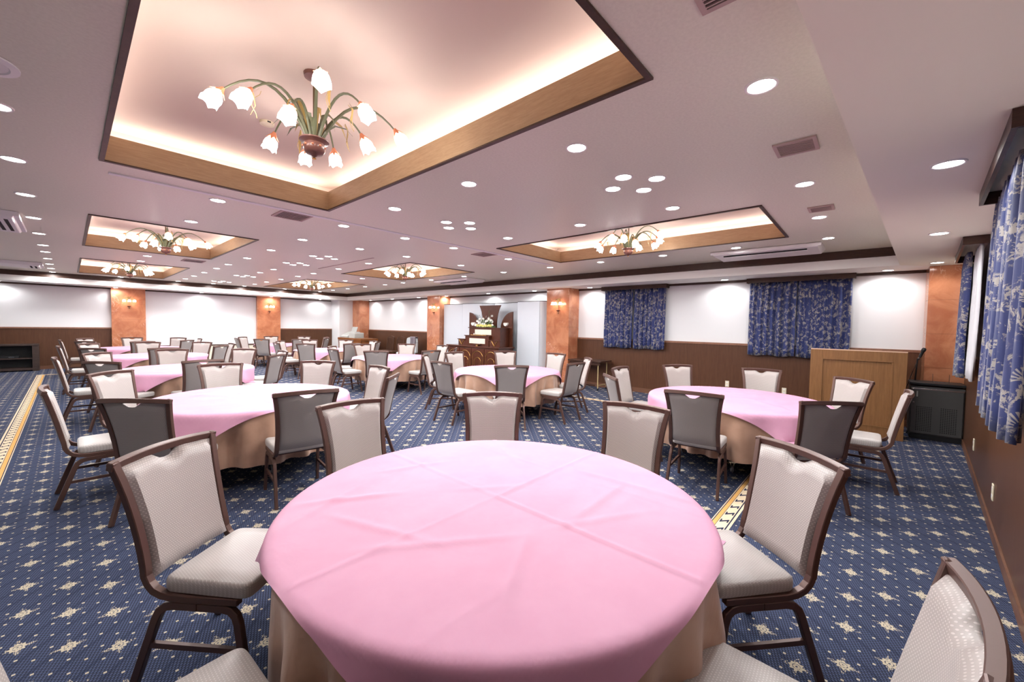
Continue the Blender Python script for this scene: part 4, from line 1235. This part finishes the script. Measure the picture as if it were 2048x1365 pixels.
# --- folding silver screen behind the altar
t = empty('folding_screen', (8.6, 8.6, 0)); tag(t, 'tall folding screen of silver panels behind the altar display', 'screen')
chain = [(6.40, 8.80), (6.64, 8.50), (7.42, 8.50), (7.66, 8.80), (8.62, 8.80), (8.94, 8.55), (9.84, 8.55), (9.97, 8.68), (10.86, 8.60)]
for (v0, u0), (v1, u1) in zip(chain, chain[1:]):
    a, b = Vector((u0 - 8.6, v0 - 8.6, 0)), Vector((u1 - 8.6, v1 - 8.6, 0)); d = (b - a).normalized(); n_ = Vector((-d.y, d.x, 0))
    if n_.x > 0: n_ = -n_
    a, b = a + d * .004, b - d * .004
    def P(v_, o_, z_): q = v_ + n_ * o_; return (q.x, q.y, z_)
    mb = MB(); mb.add([P(a, .008, .02), P(b, .008, .02), P(b, .008, 2.17), P(a, .008, 2.17), P(a, -.008, .02), P(b, -.008, .02), P(b, -.008, 2.17), P(a, -.008, 2.17)], [(0, 1, 2, 3), (7, 6, 5, 4), (0, 4, 5, 1), (1, 5, 6, 2), (2, 6, 7, 3), (3, 7, 4, 0)])
    pn = mb.build('panel', M['silver'], t)
    mb = MB(); mb.add([P(a, .012, 2.17), P(b, .012, 2.17), P(b, .012, 2.185), P(a, .012, 2.185), P(a, -.012, 2.17), P(b, -.012, 2.17), P(b, -.012, 2.185), P(a, -.012, 2.185)], [(0, 1, 2, 3), (7, 6, 5, 4), (0, 4, 5, 1), (1, 5, 6, 2), (2, 6, 7, 3), (3, 7, 4, 0)])
    mb.build('frame_edge', M['black'], pn)

# --- altar display
AX, AY = 7.85, 8.4
t = empty('altar', (AX, AY, 0)); tag(t, 'tiered mahogany altar with gold arches against the silver screen', 'altar')
def ab(name, u0, u1, v0, v1, z0, z1, m_, par=None, bev=.003):
    return box(name, (u0 - AX, v0 - AY, z0), (u1 - AX, v1 - AY, z1), m_, par or t, bev)
ab('base', 7.88, 8.48, 7.56, 9.74, 0, .85, M['altar']); ab('base_top', 7.84, 8.50, 7.52, 9.78, .85, .89, M['altar'])
def arc_strip(mb, cu, cv, cz, r0, a0, a1, w_, seg=14, sx=1.0):
    pts = [Vector((cu, cv + r0 * sx * math.cos(a0 + (a1 - a0) * k / seg), cz + r0 * math.sin(a0 + (a1 - a0) * k / seg))) for k in range(seg + 1)]
    mb.tube(pts, w_, 5)
for k in range(4):
    v0 = 7.575 + k * .54; v1 = v0 + .525
    d_ = ab('door', 7.862, 7.88, v0, v1, .05, .82, M['altar'])
    vm = (v0 + v1) / 2; mb = MB()
    for r_, zc in ((.23, .52), (.145, .42)):
        arc_strip(mb, 7.858 - AX, vm - AY, zc, r_, .12 * PI, .88 * PI, .006)
        for s in (-1, 1): mb.tube([(7.858 - AX, vm - AY + s * r_ * .93, zc + r_ * .37), (7.858 - AX, vm - AY + s * r_ * .93, .10)], .0035, 5)
    mb.build('gold_arch', M['gold'], d_)
def tier(name, u0, u1, v0, v1, z0, z1, panel):
    b = ab(name, u0, u1, v0, v1, z0, z1, M['altar']); ab('tier_top', u0 - .02, u1 + .01, v0 - .03, v1 + .03, z1, z1 + .022, M['altar'], b)
    if panel: ab('ivory_panel', u0 - .006, u0 + .004, panel[0], panel[1], panel[2], panel[3], M['ivory'], b, .001)
    return b
tier('lower_tier', 7.95, 8.15, 8.02, 9.02, .89, 1.175, (8.17, 8.83, .96, 1.11))
tier('upper_tier', 8.05, 8.40, 7.68, 8.96, .89, 1.41, (8.02, 8.70, 1.22, 1.37))
for v0, v1 in ((8.99, 9.36), (7.56, 8.02)):
    b = tier('side_box', 7.95, 8.04, v0 + .02, v1 - .03, .89, 1.06, None); vm = (v0 + v1) / 2
    mb = MB(); mb.tube([(7.945 - AX, vm - .11 - AY, 1.05), (7.945 - AX, vm - AY, .91), (7.945 - AX, vm + .11 - AY, 1.05)], .011, 6); mb.build('gold_chevron', M['gold'], b)
ab('offering_tray', 7.88, 7.945, 8.3, 8.62, .93, .955, M['altar']); ab('tray_foot', 7.90, 7.93, 8.42, 8.50, .89, .93, M['gold'])
ab('gold_rail', 7.96, 7.975, 8.15, 8.80, 1.197, 1.215, M['gold'])
for v_ in (8.35, 8.68): MB().lathe([(0, 0), (.018, .0), (.012, .02), (.014, .06), (0, .062)], 10, (7.99 - AX, v_ - AY, 1.197)).build('candle_cup', M['petal'], t, True)
# flared centre board
poly = []
for k in range(13):
    s = k / 12; z = 1.432 + (2.09 - 1.432) * s; poly.append((.27 + .155 * s ** 2.6, z))
pl_ = [(8.43 + a * 1.06, z) for a, z in poly] + [(8.43 - a * 1.06, z) for a, z in reversed(poly)]
MB().prism(pl_, lambda a, b: (8.385 - AX, a - AY, b), lambda a, b: (8.41 - AX, a - AY, b)).build('flared_board', M['altar'], t)
# arched wings with shell lamps
def wing(v_in, v_out, z0, z1, label):
    n = 12; w_ = abs(v_out - v_in); sg = 1 if v_out > v_in else -1
    pts = [(v_in, z0)]
    for k in range(n + 1):
        a = PI / 2 * k / n
        pts.append((v_out - sg * w_ * math.cos(a), z1 - .55 + .55 * math.sin(a)))
    pts += [(v_out, z0)]
    o = MB().prism(pts, lambda a, b: (8.42 - AX, a - AY, b), lambda a, b: (8.46 - AX, a - AY, b)).build('wing', M['altar'], t)
    vm = (v_in + v_out) / 2
    pr_ = [(math.cos(PI + PI * k / 10) * .085, math.sin(PI + PI * k / 10) * .10 + .05) for k in range(11)] + [(.085, .06), (-.085, .06)]
    MB().prism(pr_, lambda a, b: (8.37 - AX, vm + a * .85 - AY, 1.52 + b * .8), lambda a, b: (8.42 - AX, vm + a - AY, 1.52 + b)).build('shell_lamp', M['petal'], o)
wing(8.02, 7.55, .89, 1.89, ''); wing(8.96, 9.37, .89, 1.89, '')
# flowers on the altar
fa = empty('flower_arrangement', (8.14, 8.36, 1.434)); tag(fa, 'white orchids and pale yellow flowers on the altar top', 'flowers')
box('planter', (-.06, -.34, 0), (.08, .34, .05), M['green'], fa, .006)
rr = random.Random(3)
def bloom_mesh(r_):
    mb = MB()
    for k in range(5):
        an = 2 * PI * k / 5; A = Vector((0, math.cos(an), math.sin(an))); B = Vector((0, -math.sin(an), math.cos(an)))
        P0 = Vector((0, 0, 0)); P2 = A * r_ + Vector((-.2 * r_, 0, 0)); m1 = A * r_ * .55 + B * r_ * .38; m2 = A * r_ * .55 - B * r_ * .38
        mb.add([P0, m1 + Vector((-.25 * r_, 0, 0)), P2, m2 + Vector((-.25 * r_, 0, 0))], [(0, 1, 2, 3)])
    return mb.mesh('bloom')
BW_ = bloom_mesh(.045); BW_.materials.append(M['petal']); BY_ = bloom_mesh(.04); BY_.materials.append(M['ypetal'])
for cx_, cz_, n_ in ((.17, .16, 15), (-.19, .15, 15), (-.17, .28, 4), (.32, .09, 5), (0.0, .06, 6)):
    for k in range(n_):
        o = new_obj('bloom', BW_, None, fa); o.location = (rr.uniform(-.08, .04), cx_ + rr.gauss(0, .065), max(.07, cz_ + rr.gauss(0, .05))); o.rotation_euler = (rr.uniform(0, 6), rr.uniform(-.6, .6), rr.uniform(-.9, .9))
for k in range(26):
    o = new_obj('bloom', BY_, None, fa); o.location = (-.08 + rr.uniform(-.02, .03), -.30 + .6 * k / 25, .045 + rr.uniform(-.01, .02)); o.rotation_euler = (rr.uniform(0, 6), rr.uniform(-.4, .4), rr.uniform(-.5, .5))
for k in range(14):
    mb = MB(); y = rr.uniform(-.3, .3); leaf_strip(mb, [(0, y, .05), (-.03, y * 1.05, .14), (-.05, y * 1.1 + rr.uniform(-.05, .05), .22), (-.07, y * 1.2 + rr.uniform(-.08, .08), .24)], .018); mb.build('leaf', M['green'], fa)
for y0, y1, h in ((.18, .26, .36), (-.16, -.20, .48)):
    MB().tube([(0, y0, .05), (0, y0, h * .7), (-.03, (y0 + y1) / 2, h), (-.06, y1, h * .9)], .004, 5).build('stem', M['green'], fa)

# --- electronic organ on a wooden body, far corner
t = empty('electronic_organ', (7.75, 15.6, 0)); tag(t, 'electronic organ with grey console on wooden body in the far corner', 'organ')
box('cabinet', (.18, -.95, 0), (.50, .95, .80), M['orgwood'], t, .005); box('side_leg', (-.15, -.95, 0), (.18, -.90, .80), M['orgwood'], t); box('side_leg', (-.15, .90, 0), (.18, .95, .80), M['orgwood'], t)
box('keybed', (-.22, -.98, .80), (.52, .98, .89), M['orgwood'], t, .006)
box('shelf_front', (-.20, -.95, .70), (-.17, .95, .80), M['orgwood'], t)
MB().prism([(-.15, .89), (-.15, .95), (.22, 1.13), (.40, 1.13), (.40, .89)], lambda a, b: (a, .25, b), lambda a, b: (a, .90, b)).build('console', M['grey_pl'], t, bevel=.006)
mb = MB()
for k in range(26): mb.box((-.12, .30 + k * .0215, .962), (.02, .30 + k * .0215 + .018, .985))
mb.build('keys', M['white_pl'], t)
MB().prism([(-.10, .89), (-.08, 1.08), (.30, 1.10), (.30, .89)], lambda a, b: (a, -.25, b), lambda a, b: (a, .235, b)).build('side_console', M['grey_pl'], t, bevel=.006)
mb = MB(); mb.add([(.26, .35, 1.12), (.26, .80, 1.12), (.34, .80, 1.33), (.34, .35, 1.33), (.28, .35, 1.12), (.28, .80, 1.12), (.36, .80, 1.33), (.36, .35, 1.33)], [(0, 1, 2, 3), (7, 6, 5, 4), (0, 4, 5, 1), (1, 5, 6, 2), (2, 6, 7, 3), (3, 7, 4, 0)])
mb.build('music_rest', M['grey_pl'], t)
MB().box((.0, -.55, .35), (.15, .55, .40)).build('pedal_rail', M['black'], t)
# --- dark slat-back chairs by the wall
def slat_chair(loc, rz, label):
    t = empty('slat_back_chair', loc, rz); tag(t, label, 'chair', 'dark slat-back chairs by the wall')
    MB().box((-.24, -.22, .42), (.24, .24, .46)).build('seat', M['slat'], t, bevel=.012)
    for x in (-.22, .22):
        MB().tube([(x * 1.05, -.27, 0), (x, -.22, .44), (x, -.28, .95)], .018, 8).build('rear_post', M['slat'], t)
        MB().tube([(x, .20, 0), (x, .20, .43)], .018, 8).build('leg', M['slat'], t)
    for k in range(9):
        x = -.18 + k * .045; MB().tube([(x, -.235, .46), (x, -.283, .92)], .007, 6).build('slat', M['slat'], t)
    pts = [(-.25 + .5 * k / 8, -.285, .93 + .05 * math.sin(PI * k / 8)) for k in range(9)]
    MB().sweep(pts, [(Vector((0, 1, 0)), Vector((0, 0, 1)))] * 9, [(-.014, -.035), (.014, -.035), (.014, .035), (-.014, .035)]).build('crest_rail', M['slat'], t)
slat_chair((8.28, 14.15, 0), PI / 2, 'dark wooden slat-back chair by the wall beside the organ')
slat_chair((8.28, 13.45, 0), PI / 2, 'dark wooden slat-back chair by the wall next to the jacket chair')
# --- grey upholstered chair with a jacket
t = empty('upholstered_chair', (8.22, 12.55, 0), PI / 2); tag(t, 'grey striped upholstered chair with a jacket over its back', 'chair')
m_ = mat('pale_grey_stripe', (196, 202, 204), .6)
o_ = sep(m_, coords(m_)); setcol(m_, mixc(m_, ((o_[0] * 28.0).fract()).gt(.75), lin((196, 202, 204)), lin((166, 172, 178))))
box('seat', (-.27, -.22, .36), (.27, .26, .47), m_, t, .03)
MB().prism([(-.30, .44), (.30, .44), (.31, .86), (.27, .97), (.15, 1.0), (-.15, 1.0), (-.27, .97), (-.31, .86)], lambda a, b: (a, -.30, b), lambda a, b: (a, -.20, b)).build('backrest', m_, t, bevel=.02)
for x in (-.24, .24):
    for y in (-.22, .22): MB().tube([(x, y, 0), (x, y, .37)], .018, 8).build('leg', M['slat'], t)
jk = grid_mesh('jacket', 18, 18, lambda a, b: Vector((-.29 + .34 * a - .03 * math.sin(6 * b), 0, 0)) + (Vector((0, -.185 + .012 * math.sin(9 * a + 3 * b), .70 + .32 * b * 2 + .02 * math.sin(7 * a) * (1 - b))) if b < .5 else Vector((0, -.185 - .13 * min(1, (b - .5) * 4), 1.02 - max(0, (b - .75)) * 1.2))))
jo = new_obj('jacket', jk, M['jacket']); jo.location = (8.22, 12.55, 0); jo.rotation_euler = (0, 0, PI / 2)
md = jo.modifiers.new('thickness', 'SOLIDIFY'); md.thickness = .012
tag(jo, 'dusky purple jacket draped over the grey upholstered chair', 'jacket')
# --- low cabinet on the far wall at the left edge
t = empty('tv_cabinet', (-1.35, 17.58, 0)); tag(t, 'low dark wooden cabinet with open shelf against the far wall', 'cabinet')
hx = .78
box('top', (-hx, -.24, .71), (hx, .22, .75), M['tvwood'], t, .003); box('side_panel', (-hx, -.22, .0), (-hx + .12, .22, .71), M['tvwood'], t); box('side_panel', (hx - .12, -.22, .0), (hx, .22, .71), M['tvwood'], t)
box('back_panel', (-hx + .12, .19, .05), (hx - .12, .22, .71), M['black'], t); box('shelf', (-hx + .12, -.20, .34), (hx - .12, .19, .37), M['tvwood'], t); box('bottom', (-hx + .12, -.22, .03), (hx - .12, .19, .09), M['tvwood'], t)
t2 = empty('disc_player', (-1.15, 17.5, .37)); tag(t2, 'black media player on the shelf of the low dark cabinet', 'player')
box('body', (-.22, -.10, .001), (.22, .14, .07), M['black'], t2, .004); box('badge', (.04, -.103, .02), (.14, -.099, .034), M['chrome'], t2)
t2 = empty('coffee_server', (-1.36, 17.52, .75)); tag(t2, 'small black and steel urn on top of the low cabinet', 'urn')
MB().lathe([(0, 0), (.07, 0), (.075, .02), (.07, .16), (.05, .19), (0, .2)], 16).build('body', M['black'], t2, True); MB().tube([(.0, -.07, .06), (0, -.10, .06), (0, -.11, .03)], .012, 8).build('tap', M['chrome'], t2)
